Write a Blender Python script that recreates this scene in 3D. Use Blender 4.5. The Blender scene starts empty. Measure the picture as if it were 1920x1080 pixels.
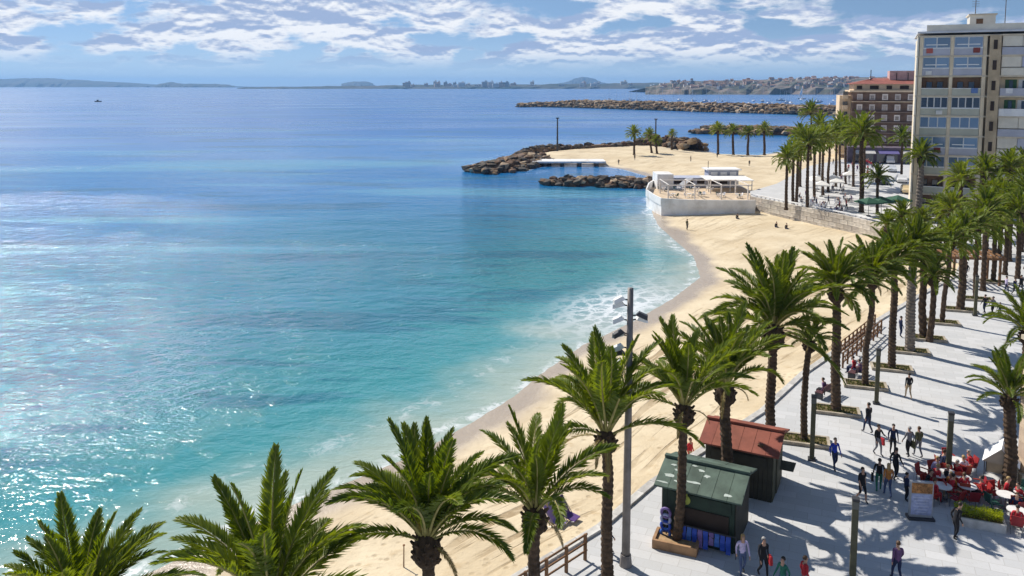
import bpy, bmesh, math, random
import numpy as np
from mathutils import Vector, Matrix

random.seed(7)
R = math.radians
scene = bpy.context.scene
col = scene.collection

# ------------------------------------------------------------------ camera
F = 1500.0          # focal length in pixels of the 1920 px wide photograph
H = 20.0            # eye height above the promenade
PITCH = R(5.5)
CROW = 304.0        # optical centre row (the photograph is cropped at the top)
cam_d = bpy.data.cameras.new('camera')
cam = bpy.data.objects.new('camera', cam_d)
col.objects.link(cam)
cam_d.sensor_width = 36.0
cam_d.lens = F / 1920 * 36
cam_d.shift_y = -(540 - CROW) / 1920
cam_d.clip_start = 0.5
cam_d.clip_end = 40000
cam.location = (0, 0, H)
cam.rotation_euler = (R(90) - PITCH, 0, 0)
scene.camera = cam

# ------------------------------------------------------------------ light
SUN_AZ = R(-42)     # left of the view direction (+Y)
SUN_EL = R(45)
world = bpy.data.worlds.new('World')
scene.world = world
world.use_nodes = True
wt = world.node_tree
wt.nodes.clear()


def wn(t, **kw):
    n = wt.nodes.new(t)
    for k, v in kw.items():
        setattr(n, k, v)
    return n


def wmath(op, a, b=None, c=None, clamp=False):
    n = wn('ShaderNodeMath', operation=op, use_clamp=clamp)
    for i, x in enumerate((a, b, c)):
        if x is None:
            continue
        if isinstance(x, (int, float)):
            n.inputs[i].default_value = x
        else:
            wt.links.new(x, n.inputs[i])
    return n.outputs[0]


sky = wn('ShaderNodeTexSky', sky_type='NISHITA', sun_disc=False, sun_elevation=SUN_EL,
         sun_rotation=SUN_AZ, altitude=0, air_density=1.0, dust_density=0.0, ozone_density=3.0)
bg_sky = wn('ShaderNodeBackground')
bg_sky.inputs[1].default_value = 0.085
tc = wn('ShaderNodeTexCoord')
sp = wn('ShaderNodeSeparateXYZ')
# look the clear sky up a few degrees higher: the air over the sea is clean down to the horizon
lift = wn('ShaderNodeVectorMath', operation='ADD')
lift.inputs[1].default_value = (0, 0, 0.14)
wt.links.new(tc.outputs['Generated'], lift.inputs[0])
nrm_ = wn('ShaderNodeVectorMath', operation='NORMALIZE')
wt.links.new(lift.outputs[0], nrm_.inputs[0])
wt.links.new(nrm_.outputs[0], sky.inputs['Vector'])
wt.links.new(sky.outputs[0], bg_sky.inputs[0])
wt.links.new(tc.outputs['Generated'], sp.inputs[0])
zc = wmath('MAXIMUM', sp.outputs[2], 0.0)
inv = wmath('DIVIDE', 1.0, wmath('ADD', zc, 0.27))


def cloud_coord(k, ox=0.0, oy=0.0):
    cx = wn('ShaderNodeCombineXYZ')
    wt.links.new(wmath('ADD', wmath('MULTIPLY', wmath('MULTIPLY', sp.outputs[0], inv), k), ox), cx.inputs[0])
    wt.links.new(wmath('ADD', wmath('MULTIPLY', wmath('MULTIPLY', sp.outputs[1], inv), k), oy), cx.inputs[1])
    return cx.outputs[0]


def wnoise(vec, scale, detail, rough, dist=0.0):
    n = wn('ShaderNodeTexNoise')
    n.inputs['Scale'].default_value = scale
    n.inputs['Detail'].default_value = detail
    n.inputs['Roughness'].default_value = rough
    n.inputs['Distortion'].default_value = dist
    wt.links.new(vec, n.inputs['Vector'])
    return n.outputs[0]


def wramp(val, lo, hi):
    n = wn('ShaderNodeMapRange', interpolation_type='SMOOTHSTEP')
    n.inputs[1].default_value = lo
    n.inputs[2].default_value = hi
    wt.links.new(val, n.inputs[0])
    return n.outputs[0]


n_a = wnoise(cloud_coord(1.0, 3.1, 0.4), 3.0, 9.0, 0.55, 0.15)
n_b = wnoise(cloud_coord(0.987, 3.1, 0.4), 3.0, 6.0, 0.55, 0.15)
n_big = wnoise(cloud_coord(1.0, 9.0, 2.0), 1.0, 2.0, 0.5)
cov = wmath('ADD', n_a, wmath('MULTIPLY', wmath('SUBTRACT', n_big, 0.5), 0.35))
# cloud thinned overhead, out of view, to cut sky light and darken the shadows
cov = wmath('SUBTRACT', cov, wmath('MULTIPLY', wramp(sp.outputs[2], 0.12, 0.5), 0.16))
dens = wramp(cov, 0.42, 0.50)
low = wramp(sp.outputs[2], 0.016, 0.046)
dens = wmath('MULTIPLY', dens, wmath('ADD', wmath('MULTIPLY', low, 0.9), 0.05))
lit = wramp(wmath('ADD', wmath('MULTIPLY', wmath('SUBTRACT', n_b, n_a), 9.0), wmath('MULTIPLY', wmath('SUBTRACT', n_a, 0.5), -1.4)), -0.5, 0.3)
cmix = wn('ShaderNodeMix', data_type='RGBA')
cmix.inputs[6].default_value = (0.36, 0.46, 0.68, 1)
cmix.inputs[7].default_value = (0.97, 0.98, 1.0, 1)
wt.links.new(lit, cmix.inputs[0])
bg_cl = wn('ShaderNodeBackground')
bg_cl.inputs[1].default_value = 0.88
wt.links.new(cmix.outputs[2], bg_cl.inputs[0])
mixs = wn('ShaderNodeMixShader')
# thin bright veil of moist air low over the sea, all round the horizon
bg_veil = wn('ShaderNodeBackground')
bg_veil.inputs[0].default_value = (0.58, 0.76, 0.93, 1)
bg_veil.inputs[1].default_value = 0.8
mixv = wn('ShaderNodeMixShader')
wt.links.new(wmath('MULTIPLY', wmath('SUBTRACT', 1.0, wramp(sp.outputs[2], 0.0, 0.075)), 0.72), mixv.inputs[0])
wt.links.new(bg_sky.outputs[0], mixv.inputs[1])
wt.links.new(bg_veil.outputs[0], mixv.inputs[2])
wt.links.new(dens, mixs.inputs[0])
wt.links.new(mixv.outputs[0], mixs.inputs[1])
wt.links.new(bg_cl.outputs[0], mixs.inputs[2])
wo = wn('ShaderNodeOutputWorld')
wt.links.new(mixs.outputs[0], wo.inputs[0])

sun_d = bpy.data.lights.new('sun', 'SUN')
sun_d.energy = 5.0
sun_d.angle = R(0.53)
sun_d.color = (1.0, 0.94, 0.84)
sun = bpy.data.objects.new('sun', sun_d)
col.objects.link(sun)
SUN_DIR = Vector((math.sin(SUN_AZ) * math.cos(SUN_EL), math.cos(SUN_AZ) * math.cos(SUN_EL), math.sin(SUN_EL)))
sun.rotation_euler = SUN_DIR.to_track_quat('Z', 'Y').to_euler()
sun.location = (-40, 40, 60)

vs = scene.view_settings
vs.view_transform = 'Standard'
vs.look = 'None'
vs.gamma = 1.0
vs.exposure = 0.22
vs.use_curve_mapping = False
scene.cycles.use_denoising = True
scene.cycles.max_bounces = 6
scene.cycles.transparent_max_bounces = 8
scene.cycles.caustics_reflective = False
scene.cycles.caustics_refractive = False


# ------------------------------------------------------------------ pixel helpers
def ray(u, v):
    cx = (u - 960) / F
    cy = (CROW - v) / F
    return Vector((cx, math.cos(PITCH) + cy * math.sin(PITCH), -math.sin(PITCH) + cy * math.cos(PITCH)))


def gp(u, v, z=0.0):
    """point of the level z seen at pixel u, v"""
    d = ray(u, v)
    t = (z - H) / d.z
    return Vector((d.x * t, d.y * t, z))


def dp(u, v, y):
    """point at depth y seen at pixel u, v"""
    d = ray(u, v)
    t = y / d.y
    return Vector((d.x * t, y, H + d.z * t))


SEA = -2.5


# ------------------------------------------------------------------ materials
class NT:
    def __init__(self, m):
        self.m = m
        m.use_nodes = True
        self.t = m.node_tree
        self.t.nodes.clear()
        self.out = self.t.nodes.new('ShaderNodeOutputMaterial')

    def n(self, typ, ins=None, **kw):
        n = self.t.nodes.new(typ)
        for k, v in kw.items():
            setattr(n, k, v)
        for k, v in (ins or {}).items():
            self.put(n, k, v)
        return n

    def put(self, n, k, v):
        if isinstance(v, bpy.types.NodeSocket):
            self.t.links.new(v, n.inputs[k])
        else:
            n.inputs[k].default_value = v

    def math(self, op, a, b=0.0, c=None, clamp=False):
        n = self.t.nodes.new('ShaderNodeMath')
        n.operation = op
        n.use_clamp = clamp
        self.put(n, 0, a)
        self.put(n, 1, b)
        if c is not None:
            self.put(n, 2, c)
        return n.outputs[0]

    def noise(self, vec, scale, detail=4.0, rough=0.55, dist=0.0):
        n = self.n('ShaderNodeTexNoise', {'Scale': scale, 'Detail': detail, 'Roughness': rough, 'Distortion': dist})
        if vec is not None:
            self.put(n, 'Vector', vec)
        return n.outputs[0]

    def rng(self, v, lo, hi, a=0.0, b=1.0, smooth=True):
        n = self.n('ShaderNodeMapRange', {0: v, 1: lo, 2: hi, 3: a, 4: b})
        n.interpolation_type = 'SMOOTHSTEP' if smooth else 'LINEAR'
        return n.outputs[0]

    def mix(self, f, a, b):
        n = self.t.nodes.new('ShaderNodeMix')
        n.data_type = 'RGBA'
        self.put(n, 0, f)
        for k, x in ((6, a), (7, b)):
            if isinstance(x, tuple) and len(x) == 3:
                x = x + (1,)
            self.put(n, k, x)
        return n.outputs[2]

    def pos(self, sx=1.0, sy=1.0, sz=1.0, rot=0.0, obj=False):
        tcn = self.n('ShaderNodeTexCoord') if obj else self.n('ShaderNodeNewGeometry')
        src = tcn.outputs['Object'] if obj else tcn.outputs['Position']
        mp = self.n('ShaderNodeMapping')
        mp.inputs['Scale'].default_value = (sx, sy, sz)
        mp.inputs['Rotation'].default_value = (0, 0, rot)
        self.t.links.new(src, mp.inputs['Vector'])
        return mp.outputs[0]

    def bump(self, h, strength, dist, normal=None):
        n = self.n('ShaderNodeBump', {'Height': h, 'Strength': strength, 'Distance': dist})
        if normal is not None:
            self.put(n, 'Normal', normal)
        return n.outputs[0]

    def bsdf(self, color, rough=0.7, normal=None, spec=0.4, metal=0.0, **kw):
        if isinstance(color, tuple) and len(color) == 3:
            color = color + (1,)
        n = self.n('ShaderNodeBsdfPrincipled', {'Base Color': color, 'Roughness': rough, 'Metallic': metal, 'Specular IOR Level': spec})
        if normal is not None:
            self.put(n, 'Normal', normal)
        for k, v in kw.items():
            self.put(n, k, v)
        return n

    def done(self, sh):
        self.t.links.new(sh.outputs[0] if hasattr(sh, 'outputs') else sh, self.out.inputs[0])
        return self.m


MATS = {}


def vmat(name, color, rough=0.7, var=0.25, scale=1.5, bump=0.15, bscale=20.0, metal=0.0, spec=0.35, dirt=None, randobj=0.0):
    """plain painted / stone / timber stuff with mottling, fine relief and a little change from piece to piece"""
    if name in MATS:
        return MATS[name]
    m = bpy.data.materials.new(name)
    t = NT(m)
    p = t.pos(obj=True)
    nz = t.noise(p, scale, 6.0, 0.6)
    dark = tuple(c * (1 - var) for c in color)
    light = tuple(min(1.0, c * (1 + var * 0.6)) for c in color)
    c = t.mix(t.rng(nz, 0.3, 0.7), dark, light)
    if dirt:
        d = t.noise(p, scale * 0.35, 5.0, 0.65)
        c = t.mix(t.rng(d, 0.52, 0.72), c, dirt)
    if randobj:
        oi = t.n('ShaderNodeObjectInfo')
        hsv = t.n('ShaderNodeHueSaturation', {'Color': c, 'Value': t.rng(oi.outputs['Random'], 0, 1, 1 - randobj, 1 + randobj, False),
                                               'Hue': t.rng(oi.outputs['Random'], 0, 1, 0.5 - randobj * 0.05, 0.5 + randobj * 0.05, False)})
        c = hsv.outputs[0]
    nb = t.bump(t.noise(p, bscale, 4.0), bump, 0.03) if bump else None
    MATS[name] = t.done(t.bsdf(c, rough, nb, spec, metal))
    return MATS[name]


def glass_mat(name, color, rough=0.06):
    if name in MATS:
        return MATS[name]
    m = bpy.data.materials.new(name)
    t = NT(m)
    oi = t.n('ShaderNodeObjectInfo')
    c = t.mix(oi.outputs['Random'], tuple(x * 0.6 for x in color), tuple(min(1, x * 1.3) for x in color))
    MATS[name] = t.done(t.bsdf(c, rough, None, 0.9))
    return MATS[name]


def leaf_mat(name, c1, c2, trans=0.35):
    if name in MATS:
        return MATS[name]
    m = bpy.data.materials.new(name)
    t = NT(m)
    oi = t.n('ShaderNodeObjectInfo')
    nz = t.noise(t.pos(obj=True), 1.3, 3.0)
    f = t.math('ADD', t.math('MULTIPLY', oi.outputs['Random'], 0.55), t.rng(nz, 0.3, 0.7, 0, 0.45), clamp=True)
    c = t.mix(f, c1, c2)
    d = t.bsdf(c, 0.5, None, 0.35)
    tr = t.n('ShaderNodeBsdfTranslucent')
    hs = t.n('ShaderNodeHueSaturation', {'Color': c, 'Hue': 0.485, 'Saturation': 1.1, 'Value': 1.4})
    t.t.links.new(hs.outputs[0], tr.inputs[0])
    mx = t.n('ShaderNodeMixShader', {0: trans})
    t.t.links.new(d.outputs[0], mx.inputs[1])
    t.t.links.new(tr.outputs[0], mx.inputs[2])
    MATS[name] = t.done(mx)
    return MATS[name]


# ------------------------------------------------------------------ mesh builder
class MB:
    def __init__(self):
        self.v = []
        self.f = []
        self.mi = []

    def add(self, vs_, fs_, mi=0):
        o = len(self.v)
        self.v.extend([tuple(x) for x in vs_])
        for f in fs_:
            self.f.append(tuple(i + o for i in f))
            self.mi.append(mi)
        return self

    def box(self, c, s, rz=0.0, mi=0, top=1.0):
        """box, centre c, size s, top face scaled by top"""
        x, y, z = s[0] / 2, s[1] / 2, s[2] / 2
        ca, sa = math.cos(rz), math.sin(rz)
        vv = []
        for dz in (-1, 1):
            k = 1.0 if dz < 0 else top
            for dx, dy in ((-1, -1), (1, -1), (1, 1), (-1, 1)):
                px_, py_ = dx * x * k, dy * y * k
                vv.append((c[0] + px_ * ca - py_ * sa, c[1] + px_ * sa + py_ * ca, c[2] + dz * z))
        return self.add(vv, [(0, 3, 2, 1), (4, 5, 6, 7), (0, 1, 5, 4), (1, 2, 6, 5), (2, 3, 7, 6), (3, 0, 4, 7)], mi)

    def tube(self, pts, rad, n=8, mi=0, caps=True, flat=1.0):
        pts = [Vector(p) for p in pts]
        if isinstance(rad, (int, float)):
            rad = [rad] * len(pts)
        vv, ff = [], []
        for i, p in enumerate(pts):
            a = pts[max(0, i - 1)]
            b = pts[min(len(pts) - 1, i + 1)]
            d = (b - a).normalized()
            ref = Vector((0, 0, 1)) if abs(d.z) < 0.9 else Vector((1, 0, 0))
            s = d.cross(ref).normalized()
            w = s.cross(d).normalized()
            for k in range(n):
                an = 2 * math.pi * k / n
                vv.append(p + (s * math.cos(an) + w * math.sin(an) * flat) * rad[i])
        for i in range(len(pts) - 1):
            for k in range(n):
                k2 = (k + 1) % n
                ff.append((i * n + k, i * n + k2, (i + 1) * n + k2, (i + 1) * n + k))
        if caps:
            ff.append(tuple(range(n - 1, -1, -1)))
            ff.append(tuple((len(pts) - 1) * n + k for k in range(n)))
        return self.add(vv, ff, mi)

    def prism(self, poly, z0, z1, mi=0):
        n = len(poly)
        vv = [(p[0], p[1], z0) for p in poly] + [(p[0], p[1], z1) for p in poly]
        ff = [(i, (i + 1) % n, n + (i + 1) % n, n + i) for i in range(n)]
        ff += [tuple(range(n - 1, -1, -1)), tuple(range(n, 2 * n))]
        return self.add(vv, ff, mi)

    def mesh(self, name, mats, smooth=False):
        me = bpy.data.meshes.new(name)
        me.from_pydata(self.v, [], self.f)
        for m in (mats if isinstance(mats, (list, tuple)) else [mats]):
            me.materials.append(m)
        if any(self.mi):
            me.polygons.foreach_set('material_index', self.mi)
        if smooth:
            me.polygons.foreach_set('use_smooth', [True] * len(me.polygons))
        me.update()
        return me

    def build(self, name, mats, parent=None, loc=None, rz=0.0, smooth=False):
        return ob(name, self.mesh(name, mats, smooth), parent, loc, rz)


def ob(name, me, parent=None, loc=None, rz=0.0, sc=None):
    o = bpy.data.objects.new(name, me)
    col.objects.link(o)
    if parent is not None:
        o.parent = parent
    if loc is not None:
        o.location = loc
    if rz:
        o.rotation_euler.z = rz
    if sc is not None:
        o.scale = (sc, sc, sc) if isinstance(sc, (int, float)) else sc
    return o


def tag(o, label, cat, group=None, kind=None):
    if label:
        o['label'] = label
    if cat:
        o['category'] = cat
    if group:
        o['group'] = group
    if kind:
        o['kind'] = kind
    return o


def thing(name, label, cat, loc, rz=0.0, group=None, sc=None):
    o = bpy.data.objects.new(name, None)
    o.empty_display_size = 0.3
    col.objects.link(o)
    o.location = loc
    o.rotation_euler.z = rz
    if sc:
        o.scale = (sc, sc, sc)
    return tag(o, label, cat, group)


def struct(o):
    o['kind'] = 'structure'
    return o
# ================================================================== SETTING
# ------------------------------------------------------------------ coast line
def gxy(u, v, z=SEA):
    p = gp(u, v, z)
    return (p.x, p.y)


shore = [(-160, 4), (-60, 17), (-28, 23.5)]
shore += [gxy(*q) for q in ((300, 1065), (430, 1000), (560, 940), (640, 908), (760, 860), (870, 800), (960, 745),
                            (1010, 703), (1090, 648), (1180, 606), (1260, 560), (1312, 520), (1300, 482), (1262, 448),
                            (1234, 424), (1222, 400), (1222, 375), (1236, 350), (1232, 336), (1165, 317), (1100, 309), (1010, 312), (985, 322),
                            (925, 320), (900, 314), (925, 302), (985, 285), (1080, 276), (1180, 272), (1290, 270), (1312, 280),
                            (1350, 289), (1420, 291), (1465, 285), (1500, 272))]
shore += [gxy(1520, 262), gxy(1540, 250), (255, 590), (420, 900), (1200, 1100), (1200, -200), (-160, -200)]
SH = np.array(shore)


def signed(P, poly=SH):
    """distance to the closed line, positive inside (on land)"""
    A = poly
    B = np.roll(poly, -1, axis=0)
    best = np.full(len(P), 1e18)
    inside = np.zeros(len(P), bool)
    for a, b in zip(A, B):
        d = b - a
        t = np.clip(((P - a) @ d) / (d @ d), 0, 1)
        q = a + t[:, None] * d
        best = np.minimum(best, ((P - q) ** 2).sum(1))
        cond = (a[1] > P[:, 1]) != (b[1] > P[:, 1])
        xi = a[0] + (P[:, 1] - a[1]) / (b[1] - a[1] + 1e-12) * d[0]
        inside ^= cond & (P[:, 0] < xi)
    return np.where(inside, 1, -1) * np.sqrt(best)


def grid_mesh(name, V, nu, nv, mat, attrs, wrap=False):
    """V is (nu*nv, 3), row-major"""
    i = np.arange(nu - 1)[:, None]
    jmax = nv if wrap else nv - 1
    j = np.arange(jmax)[None, :]
    j2 = (j + 1) % nv
    q = np.stack([i * nv + j, i * nv + j2, (i + 1) * nv + j2, (i + 1) * nv + j], -1).reshape(-1, 4)
    me = bpy.data.meshes.new(name)
    me.vertices.add(len(V))
    me.vertices.foreach_set('co', V.astype(np.float32).ravel())
    me.loops.add(q.size)
    me.loops.foreach_set('vertex_index', q.astype(np.int32).ravel())
    me.polygons.add(len(q))
    me.polygons.foreach_set('loop_start', np.arange(0, q.size, 4, dtype=np.int32))
    me.polygons.foreach_set('loop_total', np.full(len(q), 4, np.int32))
    me.polygons.foreach_set('use_smooth', np.ones(len(q), bool))
    for k, a in attrs.items():
        at = me.attributes.new(k, 'FLOAT', 'POINT')
        at.data.foreach_set('value', a.astype(np.float32))
    me.materials.append(mat)
    me.update()
    me.validate()
    return me


def vnoise(x, y, seed=0):
    """cheap smooth value noise in numpy"""
    rs = np.random.RandomState(seed)
    T = rs.rand(64, 64)
    xi, yi = np.floor(x).astype(int), np.floor(y).astype(int)
    fx, fy = x - xi, y - yi
    fx, fy = fx * fx * (3 - 2 * fx), fy * fy * (3 - 2 * fy)
    g = lambda a, b: T[a % 64, b % 64]
    return (g(xi, yi) * (1 - fx) + g(xi + 1, yi) * fx) * (1 - fy) + (g(xi, yi + 1) * (1 - fx) + g(xi + 1, yi + 1) * fx) * fy


# ------------------------------------------------------------------ sea
m = bpy.data.materials.new('sea_water')
t = NT(m)
dist = t.n('ShaderNodeAttribute', attribute_name='shore').outputs['Fac']     # metres out from the beach
far = t.n('ShaderNodeAttribute', attribute_name='away').outputs['Fac']       # metres from the bay's foot
pw = t.pos()
patch = t.noise(t.pos(0.9, 1.6, 1), 0.035, 4.0, 0.6, 0.4)
patch2 = t.noise(t.pos(0.35, 1.5, 1), 0.06, 5.0, 0.6, 0.3)
dd = t.math('ADD', dist, t.math('MULTIPLY', t.math('SUBTRACT', patch, 0.5), 22.0))
c_sand = (0.34, 0.42, 0.36)
c_aqua = (0.045, 0.25, 0.27)
c_turq = (0.012, 0.165, 0.245)
c_blue = (0.004, 0.155, 0.41)
c_deep = (0.003, 0.115, 0.37)
cw = t.mix(t.rng(dd, 0.5, 9.0), c_sand, c_aqua)
cw = t.mix(t.rng(dd, 6.0, 34.0), cw, c_turq)
fd = t.math('ADD', far, t.math('MULTIPLY', t.math('SUBTRACT', patch2, 0.5), 60.0))
cw = t.mix(t.rng(fd, 60.0, 150.0), cw, c_blue)
cw = t.mix(t.rng(fd, 160.0, 420.0), cw, c_deep)
# dark weed / wind-ruffled patches near the beach
patch3 = t.noise(t.pos(0.45, 1.3, 1, R(-12)), 0.14, 5.0, 0.65, 0.5)
weed = t.math('MULTIPLY', t.math('MAXIMUM', t.rng(patch2, 0.54, 0.62), t.math('MULTIPLY', t.rng(patch3, 0.56, 0.66), t.rng(dist, 20.0, 45.0, 1.0, 0.25))), t.rng(dist, 7.0, 13.0))
cw = t.mix(t.math('MULTIPLY', weed, 0.62), cw, (0.006, 0.10, 0.17))
painted_sheen = t.noise(t.pos(0.3, 1.6, 1, R(-6)), 0.022, 5.0, 0.6, 0.3)  # pale slick sheen and cloud reflection, painted into the water colour
cw = t.mix(t.math('MULTIPLY', t.math('MULTIPLY', t.rng(painted_sheen, 0.51, 0.62), 0.75), t.math('MULTIPLY', t.rng(far, 40.0, 70.0), t.rng(far, 140.0, 320.0, 1.0, 0.3))), cw, (0.09, 0.33, 0.46))
# waves
w1 = t.noise(t.pos(1.0, 1.5, 1, R(20)), 0.55, 3.0, 0.55, 0.3)
w2 = t.noise(t.pos(1.0, 1.35, 1, R(-25)), 2.9, 3.0, 0.6)
w3 = t.noise(t.pos(0.7, 1.8, 1), 0.11, 3.0, 0.5)
slick = t.noise(t.pos(0.22, 1.0, 1, R(4)), 0.018, 4.0, 0.55)
amp = t.rng(slick, 0.35, 0.62, 0.55, 1.15)
calm = t.math('MULTIPLY', t.rng(dist, 0.0, 22.0, 0.35, 1.0), amp)
fade = t.rng(far, 75.0, 330.0)      # waves too small to resolve become roughness
calm = t.math('MULTIPLY', calm, t.rng(fade, 0, 1, 1.0, 0.12, False))
nb = t.bump(w3, t.math('MULTIPLY', calm, 0.6), 1.3)
nb = t.bump(w1, t.math('MULTIPLY', calm, 0.9), 0.52, nb)
nb = t.bump(w2, t.math('MULTIPLY', calm, 0.95), 0.125, nb)
# foam of small breakers and swash lace
wob = t.math('ADD', dist, t.math('MULTIPLY', t.math('SUBTRACT', t.noise(pw, 0.12, 3.0, 0.5), 0.5), 5.0))
lace = t.noise(t.pos(1, 1, 1), 0.75, 6.0, 0.7, 0.8)
vor = t.n('ShaderNodeTexVoronoi', {'Scale': 0.55, 'Vector': t.n('ShaderNodeVectorMath', {0: pw, 1: t.n('ShaderNodeCombineXYZ', {0: t.math('MULTIPLY', lace, 3.0), 1: t.math('MULTIPLY', lace, 3.0)}).outputs[0]}, operation='ADD').outputs[0]}, feature='DISTANCE_TO_EDGE').outputs[0]
net = t.rng(vor, 0.03, 0.22, 1.0, 0.0)
edge = t.math('MULTIPLY', t.rng(wob, -1.0, 0.4), t.rng(wob, 0.4, 1.7, 1.0, 0.0))
line2 = t.math('MULTIPLY', t.rng(wob, 3.2, 4.6), t.rng(wob, 4.8, 6.0, 1.0, 0.0))
surf = t.n('ShaderNodeAttribute', attribute_name='surf').outputs['Fac']
zone = t.math('MULTIPLY', t.rng(wob, -2.0, 2.0), t.rng(wob, 5.0, 12.0, 1.0, 0.0))
foam = t.math('MULTIPLY', t.math('MULTIPLY', edge, t.rng(lace, 0.44, 0.58)), 0.75)
foam = t.math('MAXIMUM', foam, t.math('MULTIPLY', t.math('MULTIPLY', line2, t.rng(lace, 0.5, 0.64)), 0.35))
foam = t.math('MAXIMUM', foam, t.math('MULTIPLY', t.math('MULTIPLY', zone, surf), t.math('MAXIMUM', net, t.rng(lace, 0.5, 0.66))))
cw = t.mix(t.math('MULTIPLY', surf, t.math('MULTIPLY', zone, 0.55)), cw, (0.33, 0.40, 0.44))
cw = t.mix(t.math('MULTIPLY', foam, 0.85), cw, (0.80, 0.82, 0.84))
rg = t.math('ADD', t.rng(fade, 0, 1, 0.07, 0.29, False), t.math('MULTIPLY', foam, 0.4))
rg = t.math('MULTIPLY', rg, t.rng(slick, 0.3, 0.65, 0.75, 1.15))
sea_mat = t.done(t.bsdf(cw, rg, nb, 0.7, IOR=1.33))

nr, na = 300, 280
rad = np.concatenate([[3.0], np.geomspace(14, 15000, nr - 1)])
ang = np.linspace(0, 2 * np.pi, na, endpoint=False)
RR, AA = np.meshgrid(rad, ang, indexing='ij')
P = np.stack([RR.ravel() * np.sin(AA.ravel()), RR.ravel() * np.cos(AA.ravel())], 1)
sd = -signed(P)
SURF_C = np.array(gxy(1215, 585))
surf_a = np.exp(-(((P - SURF_C) @ np.array([0.75, 0.66])) / 9.0) ** 2 - (((P - SURF_C) @ np.array([0.66, -0.75])) / 14.0) ** 2)
away = np.hypot(P[:, 0] - 5, P[:, 1] - 40)
V = np.column_stack([P, np.full(len(P), SEA)])
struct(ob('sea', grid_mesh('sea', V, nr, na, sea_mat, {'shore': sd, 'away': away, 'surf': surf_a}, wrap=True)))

# ------------------------------------------------------------------ beach
m = bpy.data.materials.new('beach_sand')
t = NT(m)
dist = t.n('ShaderNodeAttribute', attribute_name='shore').outputs['Fac']
pw = t.pos()
n1 = t.noise(pw, 0.16, 5.0, 0.6)
n2 = t.noise(pw, 1.3, 6.0, 0.65)
n3 = t.noise(pw, 9.0, 4.0, 0.6)
base = t.mix(t.rng(n1, 0.3, 0.7), (0.57, 0.465, 0.315), (0.71, 0.605, 0.435))
base = t.mix(t.rng(n2, 0.52, 0.75, 0, 0.55), base, (0.47, 0.34, 0.19))
# rake / tyre tracks that follow the beach
sx = t.n('ShaderNodeSeparateXYZ', {0: pw})
along = t.math('ADD', t.math('MULTIPLY', sx.outputs[0], 0.66), t.math('MULTIPLY', sx.outputs[1], 0.75))
across = t.math('ADD', t.math('MULTIPLY', sx.outputs[0], -0.75), t.math('MULTIPLY', sx.outputs[1], 0.66))
across = t.math('ADD', across, t.math('MULTIPLY', t.noise(pw, 0.035, 2.0), 7.0))
stk = t.n('ShaderNodeCombineXYZ', {0: t.math('MULTIPLY', along, 0.07), 1: t.math('MULTIPLY', across, 1.15)}).outputs[0]
streak = t.noise(stk, 1.0, 4.0, 0.62, 0.3)
tmask = t.math('MULTIPLY', t.rng(t.noise(pw, 0.09, 3.0, 0.6), 0.38, 0.52), t.rng(dist, 2.5, 5.0))
trk = t.math('MULTIPLY', t.rng(streak, 0.51, 0.61), tmask)
trk = t.math('MULTIPLY', trk, t.rng(n2, 0.25, 0.5))
dents = t.n('ShaderNodeTexVoronoi', {'Vector': pw, 'Scale': 1.7}).outputs[0]
dent = t.math('MULTIPLY', t.rng(dents, 0.12, 0.34, 1.0, 0.0), t.rng(t.noise(pw, 0.22, 3.0), 0.44, 0.6))
trk = t.math('MAXIMUM', trk, t.math('MULTIPLY', t.math('MULTIPLY', dent, 0.55), t.rng(dist, 3.0, 6.0)))
base = t.mix(t.math('MULTIPLY', trk, t.rng(sx.outputs[1], 60.0, 100.0, 0.85, 0.35)), base, (0.31, 0.225, 0.13))
wet = t.rng(t.math('ADD', dist, t.math('MULTIPLY', t.math('SUBTRACT', t.noise(pw, 0.16, 3.0), 0.5), 4.0)), 1.0, 3.6, 1.0, 0.0)
base = t.mix(t.math('MULTIPLY', wet, 0.75), base, (0.33, 0.265, 0.21))
hgt = t.math('ADD', t.math('MULTIPLY', n2, 0.6), t.math('ADD', t.math('MULTIPLY', n3, 0.12), t.math('MULTIPLY', trk, -0.3)))
nb = t.bump(hgt, 0.8, 0.22)
sand_mat = t.done(t.bsdf(base, t.rng(wet, 0, 1, 0.95, 0.25), nb, t.rng(wet, 0, 1, 0.1, 0.5)))

gx = np.linspace(-70, 118, 290)
gy = np.linspace(13, 300, 400)
XX, YY = np.meshgrid(gx, gy, indexing='ij')
P = np.stack([XX.ravel(), YY.ravel()], 1)
sdl = signed(P)
cap = np.interp(P[:, 1], [0, 75, 100, 130, 150, 400], [-0.28, -0.28, -1.5, -1.75, -1.3, -0.9])
hz_ = SEA + np.where(sdl > 0, 0.075 * sdl, 0.16 * sdl)
hz_ += np.where(sdl > 3, (vnoise(P[:, 0] / 2.2, P[:, 1] / 2.2, 1) - 0.5) * 0.16 + (vnoise(P[:, 0] / 7, P[:, 1] / 7, 2) - 0.5) * 0.3, 0) * np.clip((sdl - 3) / 4, 0, 1)
ztop = cap + (vnoise(P[:, 0] / 2.6, P[:, 1] / 2.6, 3) - 0.5) * 0.14
hz_ = np.maximum(np.where(hz_ > ztop, ztop + (hz_ - ztop) * 0.05, hz_), -6)
V = np.column_stack([P, hz_])
struct(ob('beach', grid_mesh('beach', V, len(gx), len(gy), sand_mat, {'shore': sdl})))


def sand_z(x, y):
    i = np.clip(np.searchsorted(gx, x) - 1, 0, len(gx) - 2)
    j = np.clip(np.searchsorted(gy, y) - 1, 0, len(gy) - 2)
    return float(hz_.reshape(len(gx), len(gy))[i:i + 2, j:j + 2].mean())


def on_sand(u, v):
    z = -1.0
    for _ in range(6):
        p = gp(u, v, z)
        z = max(SEA, sand_z(p.x, p.y))
    return gp(u, v, z)


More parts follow.
